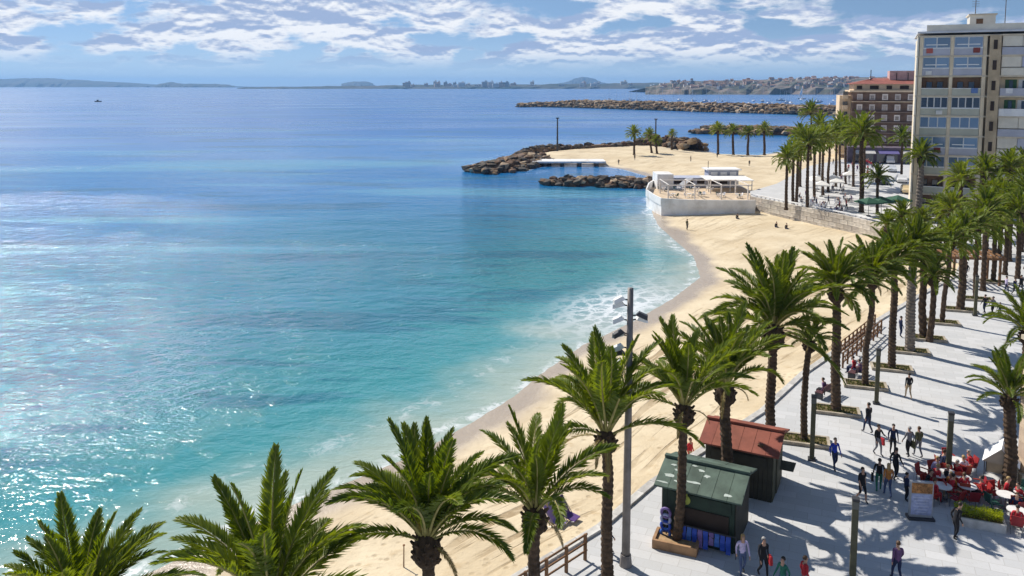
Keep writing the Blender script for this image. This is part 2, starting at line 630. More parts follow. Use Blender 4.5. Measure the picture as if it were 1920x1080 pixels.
# ------------------------------------------------------------------ promenade
m = bpy.data.materials.new('promenade_paving')
t = NT(m)
pw = t.pos(1, 1, 1, R(23))
bk = t.n('ShaderNodeTexBrick', {'Vector': pw, 'Scale': 1.0, 'Mortar Size': 0.012, 'Brick Width': 1.2, 'Row Height': 0.6,
                                'Color1': (0.49, 0.495, 0.50, 1), 'Color2': (0.575, 0.575, 0.58, 1), 'Mortar': (0.42, 0.41, 0.40, 1)})
st = t.noise(pw, 0.35, 6.0, 0.65)
fine = t.noise(pw, 7.0, 4.0, 0.6)
c = t.mix(t.rng(st, 0.45, 0.75, 0, 0.35), bk.outputs[0], (0.46, 0.44, 0.41))
c = t.mix(t.rng(fine, 0.5, 0.75, 0, 0.3), c, (0.42, 0.41, 0.39))
blot = t.noise(pw, 1.1, 5.0, 0.7)
c = t.mix(t.rng(blot, 0.6, 0.75, 0, 0.4), c, (0.36, 0.345, 0.32))
pave_mat = t.done(t.bsdf(c, 0.75, t.bump(t.math('ADD', t.math('MULTIPLY', bk.outputs['Fac'], -0.5), t.math('MULTIPLY', fine, 0.3)), 0.25, 0.02), 0.3))

edge = [(-120, 2), (-60, 14), (-16, 23.2), (-8, 25.2), (-0.4, 30.2), (4.0, 34.5), (7.1, 38.6), (15.4, 47.5), (20.2, 53.9), (25.6, 60), (31, 66.4),
        (38.8, 74.6), (47, 83), (53, 92), (54, 102), (50.5, 116), (42, 138), (45, 150), (54, 162), (64, 180), (74, 198), (90, 216),
        (135, 280), (250, 560)]
outer = [(1000, 900), (1000, -120), (-120, -120)]
pb = MB()
pb.prism(edge + outer, -4.0, 0.0)
struct(pb.build('promenade', pave_mat))
# kerb stones along the beach side, each a piece of its own
kerb_m = vmat('kerb_stone', (0.55, 0.53, 0.50), 0.8, 0.25, 2.0, 0.2, 14, randobj=0.12)
kerb = thing('promenade_kerb', 'low pale stone kerb running between the sand and the promenade', 'kerb', (0, 30, 0))
kb = MB().box((0, 0, 0), (1.0, 0.4, 0.25)).mesh('kerb_stone', kerb_m)
nk = 0
for a, b in zip(edge[2:16], edge[3:17]):
    a, b = Vector(a), Vector(b)
    L = (b - a).length
    n = max(1, int(L / 1.25))
    for k in range(n):
        p = a.lerp(b, (k + 0.5) / n)
        o = ob('kerb_stone', kb, kerb, (p.x, p.y - 30, 0.0), math.atan2(b.y - a.y, b.x - a.x), (L / n * 0.985, 1, 1))
        nk += 1

# ------------------------------------------------------------------ far land
m = bpy.data.materials.new('far_scrub')
t = NT(m)
nz = t.noise(t.pos(1, 1, 2.0), 0.004, 6.0, 0.7)
c = t.mix(t.rng(nz, 0.4, 0.6), (0.03, 0.05, 0.045), (0.09, 0.09, 0.08))
scrub = t.done(t.bsdf(c, 0.95, None, 0.1))
m = bpy.data.materials.new('town_slope')
t = NT(m)
nz = t.noise(t.pos(1, 1, 3.0), 0.012, 6.0, 0.7)
c = t.mix(t.rng(nz, 0.4, 0.62), (0.06, 0.075, 0.06), (0.22, 0.18, 0.16))
slope_m = t.done(t.bsdf(c, 0.95, None, 0.1))


def ridge(name, pix, Y, depth, mat, seed, rough=1.0, sub=6):
    """a long hill: crest pixels at distance Y, foot in the sea in front, falling away behind"""
    rs = random.Random(seed)
    xs = []
    for (u0, v0), (u1, v1) in zip(pix, pix[1:]):
        for k in range(sub):
            f = k / sub
            xs.append((u0 + (u1 - u0) * f, v0 + (v1 - v0) * f + (rs.random() - 0.5) * rough))
    xs.append(pix[-1])
    prof = [(-0.5, 0.0), (-0.42, 0.35), (-0.22, 0.72), (0.0, 1.0), (0.25, 0.7), (0.5, -0.05)]
    vv, ff = [], []
    for i, (u, v) in enumerate(xs):
        top = dp(u, v, Y)
        h = max(0.5, top.z - SEA)
        for j, (dy, k) in enumerate(prof):
            y = Y + dy * depth * (0.8 + 0.4 * rs.random() if 0 < j < 3 else 1)
            x = top.x * (y / Y) if dy < 0.3 else top.x
            kk = k * (0.85 + 0.3 * rs.random()) if j in (1, 2, 4) else k
            vv.append((x, y, SEA - 0.6 + (h + 0.6) * kk if k > 0 else SEA - 1.5))
    n = len(prof)
    for i in range(len(xs) - 1):
        for j in range(n - 1):
            ff.append((i * n + j, (i + 1) * n + j, (i + 1) * n + j + 1, i * n + j + 1))
    o = ob(name, MB().add(vv, ff).mesh(name, mat, False))
    return struct(o)


ridge('hills', [(-700, 150), (-400, 152), (-200, 149), (-60, 150), (40, 147), (90, 146), (130, 149), (200, 153), (260, 156), (310, 159), (380, 159), (440, 162)], 9500, 1500, scrub, 3, 1.2)
ridge('hills', [(290, 160), (305, 156), (320, 154), (345, 157), (400, 157), (430, 159), (440, 161)], 8200, 700, scrub, 4, 1.0)
ridge('hills', [(1030, 158), (1062, 154), (1078, 147), (1095, 144), (1112, 147), (1128, 154), (1150, 158)], 11000, 900, scrub, 5, 0.8)
ridge('hills', [(640, 157), (660, 153), (690, 153), (700, 157)], 9800, 700, scrub, 9, 0.8)
ridge('coast', [(445, 164.5), (470, 163), (560, 162.5), (640, 161), (740, 160), (800, 159), (900, 158), (1000, 158), (1100, 157), (1180, 156), (1260, 155), (1330, 154)], 5200, 700, scrub, 6, 1.6)
ridge('town_hillside', [(1210, 163), (1250, 155), (1300, 152), (1400, 150.5), (1480, 148), (1580, 145), (1750, 143), (2000, 146), (2400, 150)], 2300, 800, slope_m, 8, 1.2)

# headland blocks of flats and groves along the low coast, too far to tell floors apart
house_ms = [vmat('far_white', (0.72, 0.70, 0.68), 0.8, 0.1, 0.2, 0, randobj=0.15), vmat('far_cream', (0.60, 0.50, 0.40), 0.8, 0.1, 0.2, 0, randobj=0.2),
            vmat('far_rose', (0.50, 0.36, 0.30), 0.8, 0.1, 0.2, 0, randobj=0.2), vmat('far_blue', (0.26, 0.30, 0.36), 0.8, 0.1, 0.2, 0, randobj=0.2)]
tile_m = vmat('far_tiles', (0.30, 0.19, 0.15), 0.85, 0.2, 0.3, 0)


def house_mesh(kind, mt):
    b = MB()
    if kind == 0:      # pitched roof house with a chimney
        b.box((0, 0, 0.5), (1, 1, 1.3))
        b.add([(-.56, -.56, 1.12), (.56, -.56, 1.12), (.56, .56, 1.12), (-.56, .56, 1.12), (-.56, 0, 1.5), (.56, 0, 1.5)],
              [(0, 1, 5, 4), (2, 3, 4, 5), (0, 4, 3), (1, 2, 5), (3, 2, 1, 0)], 1)
        b.box((0.25, 0.2, 1.45), (0.1, 0.1, 0.3))
    else:              # flat-roofed block with a stair head and dark window bands
        b.box((0, 0, 0.5), (1, 1, 1.4))
        b.box((0.2, 0.1, 1.32), (0.3, 0.3, 0.24))
        for k in range(3):
            b.box((0, -0.503, 0.25 + k * 0.33), (0.86, 0.02, 0.12), 0, 2)
    return b.mesh('far_house', [mt, tile_m, vmat('far_glass', (0.08, 0.09, 0.11), 0.4, 0.1, 1, 0)])


hm = [(house_mesh(k, mt)) for k in (0, 1) for mt in house_ms]
rs = random.Random(21)
for k in range(210):
    u = rs.uniform(1235, 1600) if k < 180 else rs.uniform(1600, 1760)
    f = rs.random()
    Y = 1980 + 280 * f
    vtop = np.interp(u, [1210, 1250, 1300, 1400, 1480, 1580, 1750], [163, 155, 152, 150.5, 148, 145, 143])
    p = dp(u, vtop + 1.0, 2300)
    x = (u - 960) / F * Y
    hh = SEA + (p.z - SEA) * np.interp(Y, [1900, 1964, 2124, 2300], [0.0, 0.33, 0.70, 1.0])
    w = rs.uniform(6, 13)
    o = ob('far_house', rs.choice(hm), None, (x, Y, hh - 1.5), rs.uniform(-0.5, 0.5), (w, w * 0.8, rs.uniform(5, 9)))
    tag(o, 'tiny pale house on the hazy hillside across the harbour', 'house', 'houses on the far hillside')
for k in range(34):
    u = rs.choice([rs.uniform(800, 960), rs.uniform(740, 1240)])
    Y = rs.uniform(4880, 5100)
    w = rs.uniform(18, 42)
    o = ob('far_apartment_block', hm[4 + rs.randint(0, 3)], None, ((u - 960) / F * Y, Y, SEA + 5), rs.uniform(-.3, .3), (w, 20, rs.uniform(16, 34)))
    tag(o, 'tiny apartment block on the low blue coast along the horizon', 'building', 'blocks on the far low coast')

# ------------------------------------------------------------------ rock breakwaters
rock_ms = [vmat('rock_brown', (0.19, 0.115, 0.068), 0.9, 0.45, 1.2, 0.5, 6, randobj=0.35),
           vmat('rock_pale', (0.36, 0.26, 0.18), 0.9, 0.4, 1.2, 0.5, 6, randobj=0.3),
           vmat('rock_dark', (0.09, 0.075, 0.06), 0.85, 0.4, 1.2, 0.5, 6, randobj=0.3)]
weed_m = vmat('rock_weed', (0.10, 0.12, 0.03), 0.85, 0.4, 1.2, 0.4, 6, randobj=0.2)


def rock_verts(seed):
    bm = bmesh.new()
    bmesh.ops.create_icosphere(bm, subdivisions=1, radius=0.5)
    rs_ = random.Random(seed)
    for v in bm.verts:
        v.co *= 0.62 + 0.7 * rs_.random()
        v.co.z *= 0.75
        v.co.x *= 1.15
    bm.verts.ensure_lookup_table()
    vv = [tuple(v.co) for v in bm.verts]
    ff = [tuple(x.index for x in f.verts) for f in bm.faces]
    bm.free()
    return vv, ff


RV = [rock_verts(s) for s in range(5)]
rock_mesh = {(k, j): MB().add(*RV[k]).mesh('rock', mt) for k in range(5) for j, mt in enumerate(rock_ms + [weed_m])}


def pathpts(path, step):
    pts = [Vector(p) for p in path]
    out = []
    for a, b in zip(pts, pts[1:]):
        n = max(1, int((b - a).length / step))
        for k in range(n):
            out.append((a.lerp(b, k / n), (b - a).normalized()))
    out.append((pts[-1], (pts[-1] - pts[-2]).normalized()))
    return out


def groyne(name, label, path, halfw, ztop, rsize, count, seed, stuff=False, mats=(0, 0, 1, 2), side=0.0):
    rs_ = random.Random(seed)
    root = thing(name, label, 'breakwater', (path[0][0], path[0][1], SEA))
    o0 = Vector((path[0][0], path[0][1]))
    pp = pathpts(path, rsize * 1.5)
    core = MB()
    vv, ff = [], []
    prof = [(-1.0, -1.2), (-0.55, 0.45), (-0.3, 0.9), (0.3, 0.9), (0.55, 0.45), (1.0, -1.2)]
    for i, (p, d) in enumerate(pp):
        nrm = Vector((-d.y, d.x))
        taper = min(1.0, 0.45 + i / max(1, len(pp)) * 3.0)
        for s, k in prof:
            q = p - o0 + nrm * s * halfw * taper
            vv.append((q.x, q.y, (ztop - SEA) * k * (taper if k > 0 else 1) + rs_.uniform(-.1, .1) * rsize))
    n = len(prof)
    for i in range(len(pp) - 1):
        for j in range(n - 1):
            ff.append((i * n + j, (i + 1) * n + j, (i + 1) * n + j + 1, i * n + j + 1))
    ff.append(tuple(range(n)))
    core.add(vv, ff).build('rubble_core', rock_ms[0], root)
    mb = MB()
    for k in range(count):
        i = rs_.randrange(len(pp))
        p, d = pp[i]
        nrm = Vector((-d.y, d.x))
        taper = min(1.0, 0.45 + i / max(1, len(pp)) * 3.0)
        s = rs_.uniform(-1, 1)
        hgt = (1 - abs(s) ** 1.6) * (ztop - SEA) * taper
        q = p - o0 + nrm * s * halfw * taper + d * rs_.uniform(-1, 1) * rsize * (1.2 if i else 0.6)
        sz = rsize * rs_.choice((0.5, 0.7, 0.9, 1.1, 1.5)) * rs_.uniform(0.85, 1.15)
        mi = rs_.choice(mats)
        if hgt < 0.7:
            mi = rs_.choice((2, 2, 0))
        if side and s > side and hgt < (ztop - SEA) * 0.8 and i > len(pp) * 0.55:
            mi = 3
        if stuff:
            M = Matrix.Rotation(rs_.uniform(0, 6.28), 3, 'Z')
            vv_, ff_ = RV[rs_.randrange(5)]
            mb.add([M @ (Vector(x) * sz) + Vector((q.x, q.y, hgt)) for x in vv_], ff_, mi)
        else:
            o = ob('rock', rock_mesh[(rs_.randrange(5), mi)], root, (q.x, q.y, hgt), rs_.uniform(0, 6.28), sz)
            o.rotation_euler.x = rs_.uniform(-.4, .4)
    if stuff:
        o = mb.build('rocks', rock_ms + [weed_m], root)
        o['kind'] = 'stuff'
    return root


gA = groyne('rock_breakwater', 'brown rock breakwater head curving round the end of the sandy spit', [gxy(*q, -1.2) for q in ((905, 316), (925, 310), (950, 305), (975, 300), (995, 294))],
            8.0, -0.3, 1.8, 250, 1, mats=(0, 0, 2, 2, 1))
groyne('rock_breakwater', 'long low line of dark rocks along the seaward side of the sandy spit', [gxy(*q, -1.0) for q in ((965, 288), (1000, 281), (1060, 277), (1120, 274.5), (1180, 273))],
       3.0, -0.2, 1.7, 150, 2, mats=(0, 2, 2))
groyne('rock_breakwater', 'reddish brown rock mound behind the small palms at the spit end', [gxy(*q, -1.0) for q in ((1180, 272), (1215, 270), (1260, 271), (1300, 276))],
       6.5, 1.5, 2.2, 130, 12, mats=(0, 0, 2))
groyne('rock_breakwater', 'short low rock groyne reaching from the white beach restaurant into the water', [gxy(*q, -1.6) for q in ((1030, 339), (1050, 338), (1100, 339), (1160, 341), (1228, 343))],
       4.0, -0.8, 1.5, 240, 3, mats=(0, 1, 2, 2), side=-0.2)
groyne('rock_breakwater', 'dark rock groyne behind the row of waterside palms', [gxy(*q, -1.6) for q in ((1305, 247), (1330, 246), (1380, 247), (1440, 248), (1500, 250))],
       9, 0.7, 2.6, 320, 4, stuff=True, mats=(0, 0, 1, 2))
groyne('harbour_wall', 'very long brown rubble harbour wall stretching across the far bay', [gxy(*q, -1.0) for q in ((975, 198), (1010, 197.5), (1080, 198.5), (1200, 202), (1330, 206), (1450, 209), (1580, 213), (1700, 217))],
       13, 4.2, 3.4, 2600, 5, stuff=True, mats=(0, 0, 1, 0, 2))
# ================================================================== BUILDINGS
# ------------------------------------------------------------------ hotel
plaster = vmat('hotel_plaster', (0.74, 0.62, 0.45), 0.85, 0.15, 0.4, 0.1, 12, dirt=(0.46, 0.38, 0.28))
pier_m = vmat('hotel_pier', (0.46, 0.36, 0.24), 0.85, 0.25, 0.5, 0.1, 12)
slab_m = vmat('hotel_slab', (0.60, 0.52, 0.40), 0.85, 0.2, 0.6, 0.1, 12)
panel_ms = [vmat('panel_blue', (0.42, 0.43, 0.50), 0.35, 0.12, 0.5, 0, spec=0.6), vmat('panel_grey', (0.66, 0.61, 0.51), 0.4, 0.12, 0.5, 0, spec=0.6),
            vmat('panel_white', (0.74, 0.74, 0.74), 0.5, 0.1, 0.5, 0), vmat('panel_sage', (0.46, 0.46, 0.38), 0.5, 0.12, 0.5, 0)]
win_white = vmat('window_white', (0.78, 0.78, 0.77), 0.5, 0.08, 2, 0)
dark_in = vmat('dark_room', (0.05, 0.035, 0.028), 0.9, 0.2, 1, 0)
glass_b = glass_mat('glass_blue', (0.16, 0.25, 0.38))
glass_d = glass_mat('glass_dark', (0.035, 0.045, 0.06))
shut_g = vmat('shutter_green', (0.05, 0.13, 0.06), 0.7, 0.2, 2, 0)
wood_b = vmat('door_brown', (0.15, 0.08, 0.04), 0.7, 0.3, 2, 0.1)

hotel = thing('hotel', 'tall cream apartment hotel with glazed balconies at the right edge', 'building', (63.0, 125.0, 0), R(-25))
HW, HD, FH = 40.0, 15.0, 3.05
NF = 9
MB().box((HW / 2, 1.6 + HD / 2, NF * FH / 2), (HW, HD, NF * FH)).build('wall', plaster, hotel)
for fl in range(NF + 1):
    MB().box((HW / 2 - 0.1, 0.9, fl * FH + (0.0 if fl else 0.12)), (HW + 0.3, 2.2, 0.24)).build('floor_slab', slab_m, hotel)
MB().box((HW / 2, HD / 2 + 1, NF * FH + 0.62), (HW + 0.5, HD + 2.4, 0.28)).build('roof', vmat('hotel_roof', (0.55, 0.56, 0.60), 0.8, 0.15, 0.3), hotel)
MB().box((HW / 2 + 0.4, 0.6, NF * FH + 1.25), (HW - 1.2, 0.22, 1.0)).build('roof_parapet', panel_ms[1], hotel)
MB().box((-0.12, 1.3, NF * FH / 2), (0.24, 2.8, NF * FH + 0.3)).build('end_pier', vmat('end_pier', (0.70, 0.66, 0.58), 0.8, 0.1), hotel)
sh = MB().box((8.6, 5, NF * FH + 1.9), (3.4, 5, 2.6)).build('lift_house', panel_ms[1], hotel)
MB().box((8.6, 5, NF * FH + 3.3), (3.8, 5.5, 0.2)).build('lift_house_roof', slab_m, sh)
MB().box((8.2, 2.46, NF * FH + 1.7), (0.9, 0.06, 1.9)).build('door', wood_b, sh)
for x, h_ in ((7.7, 5.6), (11.7, 6.4), (16.5, 2.0)):
    a = MB().tube([(x, 4, NF * FH + 0.7), (x, 4, NF * FH + h_ + 0.7)], 0.07, 6)
    for k in range(3):
        a.tube([(x - 0.5, 4, NF * FH + h_ - 0.2 - k * 0.35), (x + 0.5, 4, NF * FH + h_ - 0.2 - k * 0.35)], 0.03, 5)
    a.build('aerial', vmat('aerial_grey', (0.2, 0.2, 0.21), 0.5, 0.1, 1, 0), hotel)
# piers
for x, w_, mt in ((0.35, 0.5, plaster), (4.55, 0.45, plaster), (8.9, 0.5, plaster), (10.2, 1.5, pier_m), (19.2, 0.35, slab_m), (28.5, 0.35, slab_m), (37.5, 0.4, slab_m)):
    MB().box((x, 0.25 if mt is not pier_m else -0.05, NF * FH / 2), (w_, 0.75, NF * FH)).build('pier', mt, hotel)
rs = random.Random(5)
for fl in range(NF):
    z0 = fl * FH + 0.13
    # small recesses with plants in the brown pier stack
    MB().box((10.2, -0.46, z0 + 1.5), (0.5, 0.1, 1.4)).build('loggia', dark_in, hotel)
    style = {8: 'blue', 7: 'blue', 6: 'open', 5: 'white', 4: 'sage', 3: 'blue', 2: 'sage', 1: 'open', 0: 'open'}[fl]
    for x0, x1 in ((0.62, 4.3), (4.8, 8.62)):
        cx, w_ = (x0 + x1) / 2, x1 - x0
        par = MB().box((cx, 0.0, z0 + 0.5), (w_, 0.12, 1.0)).build('balcony_parapet', {'blue': panel_ms[0], 'open': panel_ms[3], 'white': panel_ms[3], 'sage': panel_ms[3]}[style], hotel)
        MB().box((cx, -0.02, z0 + 1.06), (w_ + 0.04, 0.18, 0.1)).build('handrail', win_white, par)
        if style == 'open':
            MB().box((cx, 1.52, z0 + 1.4), (w_, 0.1, 2.6)).build('balcony_back', vmat('balcony_back', (0.24, 0.15, 0.10), 0.8, 0.2, 1, 0), hotel)
            for k in (0.3, 0.7):
                d_ = MB().box((x0 + w_ * k, 1.44, z0 + 1.1), (1.0, 0.06, 2.1)).build('door', wood_b, hotel)
                MB().box((x0 + w_ * k, 1.40, z0 + 1.15), (0.75, 0.03, 1.8)).build('pane', glass_d, d_)
        else:
            n = 4 if style == 'white' else (2 if style == 'blue' else 3)
            for k in range(n):
                ww = w_ / n
                wx = x0 + ww * (k + 0.5)
                fr = MB().box((wx, 0.02, z0 + 1.95), (ww - 0.02, 0.07, 1.68)).build('window', win_white, hotel)
                MB().box((wx, -0.03, z0 + 1.95), (ww - 0.16, 0.03, 1.48)).build('pane', glass_d if style == 'white' else glass_b, fr)
            if style == 'blue':
                MB().box((cx, -0.06, z0 + 1.62), (w_ * 0.8, 0.05, 0.14)).build('window_rail', win_white, hotel)
    # long balconies on the right
    rstyle = {8: 'awn', 7: 'awn', 6: 'open', 5: 'wall', 4: 'awn', 3: 'awn', 2: 'awn', 1: 'open', 0: 'open'}[fl]
    for bi, (x0, x1) in enumerate(((11.1, 18.9), (19.5, 28.2), (28.8, 37.2))):
        cx, w_ = (x0 + x1) / 2, x1 - x0
        MB().box((cx, -0.1, z0 + 0.55), (w_, 0.12, 1.1)).build('balcony_parapet', panel_ms[(fl + bi) % 2] if rstyle != 'wall' else panel_ms[2], hotel)
        if rstyle == 'awn':
            for k in range(3):
                wx = x0 + w_ * (k + 0.5) / 3
                MB().box((wx, -0.02, z0 + 2.0), (w_ / 3 - 0.06, 0.08, 1.55)).build('blind', panel_ms[(k + fl) % 2] if k else panel_ms[1], hotel)
        else:
            MB().box((cx, 1.5, z0 + 1.4), (w_, 0.1, 2.6)).build('balcony_back', plaster, hotel)
            for k, mt in ((0.2, shut_g), (0.42, panel_ms[2]), (0.66, wood_b), (0.86, wood_b)):
                d_ = MB().box((x0 + w_ * k, 1.42, z0 + 1.3), (1.5, 0.08, 2.2)).build('door', mt, hotel)
                MB().box((x0 + w_ * k, 1.36, z0 + 1.35), (0.5, 0.04, 1.8)).build('pane', glass_d, d_)

acm = vmat('ac_white', (0.66, 0.66, 0.65), 0.5, 0.1, 2, 0)
lau = [vmat('laundry_%d' % k, c_, 0.9, 0.1, 2, 0) for k, c_ in enumerate(((0.7, 0.7, 0.72), (0.45, 0.12, 0.10), (0.12, 0.2, 0.42)))]
for k in range(15):
    fl, x = rs.randrange(2, 9), rs.choice((1.5, 3.2, 6.1, 7.8, 12.3, 15.0, 17.6, 21.0))
    if k % 2:
        MB().box((x, -0.42 if x > 10 else -0.22, fl * FH + 0.55), (0.85, 0.32, 0.6)).build('air_conditioner', acm, hotel)
    else:
        MB().box((x, -0.19 if x > 10 else -0.14, fl * FH + 0.85), (0.9, 0.03, 0.75)).build('hanging_towel', lau[k // 2 % 3], hotel)
# ------------------------------------------------------------------ brown block with red roof
b2x, b2y = 97.5, 230.0
brick_m = vmat('brown_brick', (0.155, 0.10, 0.075), 0.9, 0.3, 0.5, 0.1, 8)
cream_m = vmat('cream_render', (0.66, 0.52, 0.36), 0.85, 0.15, 0.5, 0.1, 8)
roof_m = vmat('red_tiles', (0.30, 0.10, 0.075), 0.8, 0.3, 0.8, 0.2, 5)
blk = thing('apartment_block', 'brown brick apartment block with red hipped roof beside the hotel', 'building', (b2x, b2y, 0), R(-18))
BW, BD, BH = 27.0, 16.0, 18.0
MB().box((BW / 2, BD / 2, BH / 2), (BW, BD, BH)).build('wall', brick_m, blk)
MB().box((-1.6, BD / 2 + 1, BH / 2 - 0.5), (3.1, BD - 3, BH - 1)).build('side_wing', cream_m, blk)
for k in range(6):
    MB().box((-1.6, 2.1, 1.8 + k * 2.95), (1.5, 0.9, 1.2)).build('side_balcony', cream_m, blk)
    MB().box((-1.6, 2.44, 2.9 + k * 2.95), (1.3, 0.2, 1.1)).build('side_window', glass_d, blk)
MB().box((BW / 2, BD / 2, BH + 0.25), (BW + 1.4, BD + 1.4, 0.5)).build('cornice', cream_m, blk)
MB().box((BW / 2, BD / 2 + 0.4, BH + 1.4), (BW - 0.8, BD - 1.2, 1.9)).build('attic', cream_m, blk)
for k in range(7):
    MB().box((1.9 + k * 3.9, 0.94, BH + 1.35), (2.3 if k % 2 else 1.4, 0.12, 1.0)).build('attic_opening', dark_in, blk)
e, rz0, rz1 = 0.9, BH + 2.3, BH + 4.0
rf = MB().add([(-e, -e + 0.8, rz0), (BW + e, -e + 0.8, rz0), (BW + e, BD + e, rz0), (-e, BD + e, rz0), (6, BD / 2, rz1), (BW - 6, BD / 2, rz1)],
              [(0, 1, 5, 4), (1, 2, 5), (2, 3, 4, 5), (3, 0, 4), (3, 2, 1, 0)]).build('roof', roof_m, blk)
for k in range(22):
    x = -0.2 + k * (BW + 0.6) / 21
    a = Vector((x, -0.1 + 0.8, rz0 + 0.03))
    xt = min(max(x, 6), BW - 6)
    bq = Vector((xt, BD / 2 - 0.3, rz1 - 0.05))
    MB().tube([a, bq], 0.09, 4).build('tile_rib', roof_m, rf)
MB().box((BW * 0.62, BD / 2, rz1 + 0.8), (13, 5, 2.6)).build('roof_terrace', vmat('pink_render', (0.55, 0.36, 0.33), 0.85, 0.2, 1), blk)
for x in (5.2, 12, 15, 18.5, 22, 24):
    MB().tube([(x, 5, rz0), (x, 5, rz1 + (2.4 if x < 6 else 1.5 + (x * 7 % 3)))], 0.12, 5).build('aerial' if x > 6 else 'chimney', dark_in, blk)
for fl in range(6):
    MB().box((BW / 2, -0.3, 0.55 + fl * 2.95), (BW + 0.2, 0.8, 0.22)).build('floor_band', cream_m if fl == 5 else vmat('b2_band', (0.26, 0.19, 0.15), 0.85, 0.2, 1, 0), blk)
wm = MB().box((0, 0, 0), (1.5, 0.14, 1.7)).mesh('window', vmat('b2_frame', (0.62, 0.57, 0.54), 0.7, 0.2, 1, 0, randobj=0.25))
pm = MB().box((0, -0.09, -0.1), (0.9, 0.06, 1.1)).mesh('pane', glass_mat('b2_glass', (0.30, 0.27, 0.27)))
bm_ = MB().box((0, -0.35, -1.05), (2.0, 0.7, 0.5)).mesh('balcony', vmat('b2_balcony', (0.15, 0.09, 0.07), 0.8, 0.2, 1, 0))
for fl in range(6):
    for c_ in range(8):
        loc = (2.0 + c_ * 3.3, -0.04, 1.9 + fl * 2.95)
        w_ = ob('window', wm, blk, loc)
        ob('pane', pm, w_)
        if c_ in (0, 1, 6, 7):
            ob('balcony', bm_, blk, (loc[0], loc[1] + 0.02, loc[2]))

# lower block next door, seen between the palms under the red-roofed one
lowb = thing('shop_row', 'dark low shop front with awning under the brown block', 'building', (88, 206, 0), R(-12))
MB().box((8, 3, 2.0), (18, 5, 4)).build('wall', vmat('shop_wall', (0.13, 0.10, 0.13), 0.85, 0.3, 0.5), lowb)
for k in range(6):
    MB().box((1.2 + k * 2.9, 0.44, 1.5), (2.1, 0.1, 2.4)).build('shop_window', glass_d, lowb)
for k in range(3):
    MB().add([(0.6 + k * 5.6, 0.45, 3.3), (5.4 + k * 5.6, 0.45, 3.3), (5.4 + k * 5.6, -1.4, 2.6), (0.6 + k * 5.6, -1.4, 2.6),
              (0.6 + k * 5.6, 0.45, 3.2), (5.4 + k * 5.6, 0.45, 3.2), (5.4 + k * 5.6, -1.4, 2.5), (0.6 + k * 5.6, -1.4, 2.5)],
             [(0, 3, 2, 1), (4, 5, 6, 7), (3, 7, 6, 2), (0, 4, 7, 3), (1, 2, 6, 5)]).build('awning', vmat('awn_%d' % k, ((0.55, 0.53, 0.50), (0.14, 0.12, 0.3), (0.5, 0.48, 0.45))[k], 0.8, 0.1), lowb)

# beige pillar cut by the right edge of the picture
pp_ = gp(1922, 905)
pil = thing('stone_pillar', 'tall beige stone pillar cut off by the right edge', 'pillar', (pp_.x, pp_.y, 0))
sb = MB().box((0, 0, 0.3), (0.9, 0.9, 0.6)).build('plinth', slab_m, pil)
for k in range(9):
    MB().box((0, 0, 0.98 + k * 0.75), (0.56, 0.56, 0.735)).build('stone_block', vmat('pillar_stone', (0.62, 0.48, 0.36), 0.85, 0.2, 1.0, 0.2, 9, randobj=0.1), pil)
MB().box((0, 0, 7.46), (0.8, 0.8, 0.22)).build('capital', slab_m, pil)

# ------------------------------------------------------------------ beach restaurant
rest_w = vmat('white_wall', (0.78, 0.77, 0.76), 0.7, 0.12, 0.6, 0.1, 9, dirt=(0.6, 0.56, 0.5))
deck_m = vmat('deck_boards', (0.60, 0.47, 0.33), 0.8, 0.2, 1.0, 0.1, 9)
A = gp(1224, 396, SEA)
rest = thing('beach_restaurant', 'white boat-shaped beach restaurant terrace above the sand', 'restaurant', (A.x, A.y, SEA))


def rl(u, v, z):
    p = gp(u, v, z)
    return (p.x - A.x, p.y - A.y)


zd = -0.6
plan = [rl(1224, 368, zd), rl(1228, 379, zd), rl(1240, 385, zd), rl(1290, 388, zd), rl(1350, 389, zd), rl(1416, 389, zd), (21, 8), (22, 24), (12, 25), (5, 24), (2.0, 16)]
plan[0] = (plan[1][0] - 0.2, plan[1][1] + 8)
MB().prism(plan, -0.6, zd - SEA).build('terrace_base', rest_w, rest)
inner = [(x * 0.975 + 0.25, y * 0.975 + 0.35) for x, y in plan]
MB().prism(inner, zd - SEA, zd - SEA + 0.03).build('deck', deck_m, rest)
for i in range(len(plan)):
    a, b = Vector(plan[i]), Vector(plan[(i + 1) % len(plan)])
    if i in (5, 6):
        continue
    c_ = (a + b) / 2
    MB().box((c_.x, c_.y, zd - SEA + 0.62 + 0.004 * i), ((b - a).length + 0.1, 0.25, 1.24), math.atan2(b.y - a.y, b.x - a.x)).build('parapet', rest_w, rest)
post_m = vmat('pergola_wood', (0.74, 0.70, 0.66), 0.8, 0.2)
zb = zd - SEA
rs = random.Random(8)
for row, y in enumerate((1.5, 9.5)):
    for k in range(4):
        MB().box((3.0 + k * 4.8, y, zb + 1.25), (0.2, 0.2, 2.5)).build('post', post_m, rest)
    MB().box((10.2, y, zb + 2.58), (15.6, 0.16, 0.16)).build('beam', post_m, rest)
for k in range(4):
    MB().box((3.0 + k * 4.8, 5.5, zb + 2.72), (0.12, 8.6, 0.12)).build('rafter', post_m, rest)
MB().box((12, 20.5, zb + 1.0), (16, 4.5, 2.0)).build('kitchen', vmat('grey_blue_wall', (0.42, 0.45, 0.55), 0.8, 0.15), rest)
MB().box((5.2, 18.4, zb + 1.5), (3.2, 5.4, 3.0)).build('white_tower', rest_w, rest)
for k in range(5):
    w_ = MB().box((8.2 + k * 2.3, 18.2, zb + 1.2), (1.5, 0.1, 0.9)).build('hatch', dark_in, rest)
    MB().box((8.2 + k * 2.3, 18.1, zb + 0.74), (1.7, 0.3, 0.1)).build('sill', rest_w, w_)
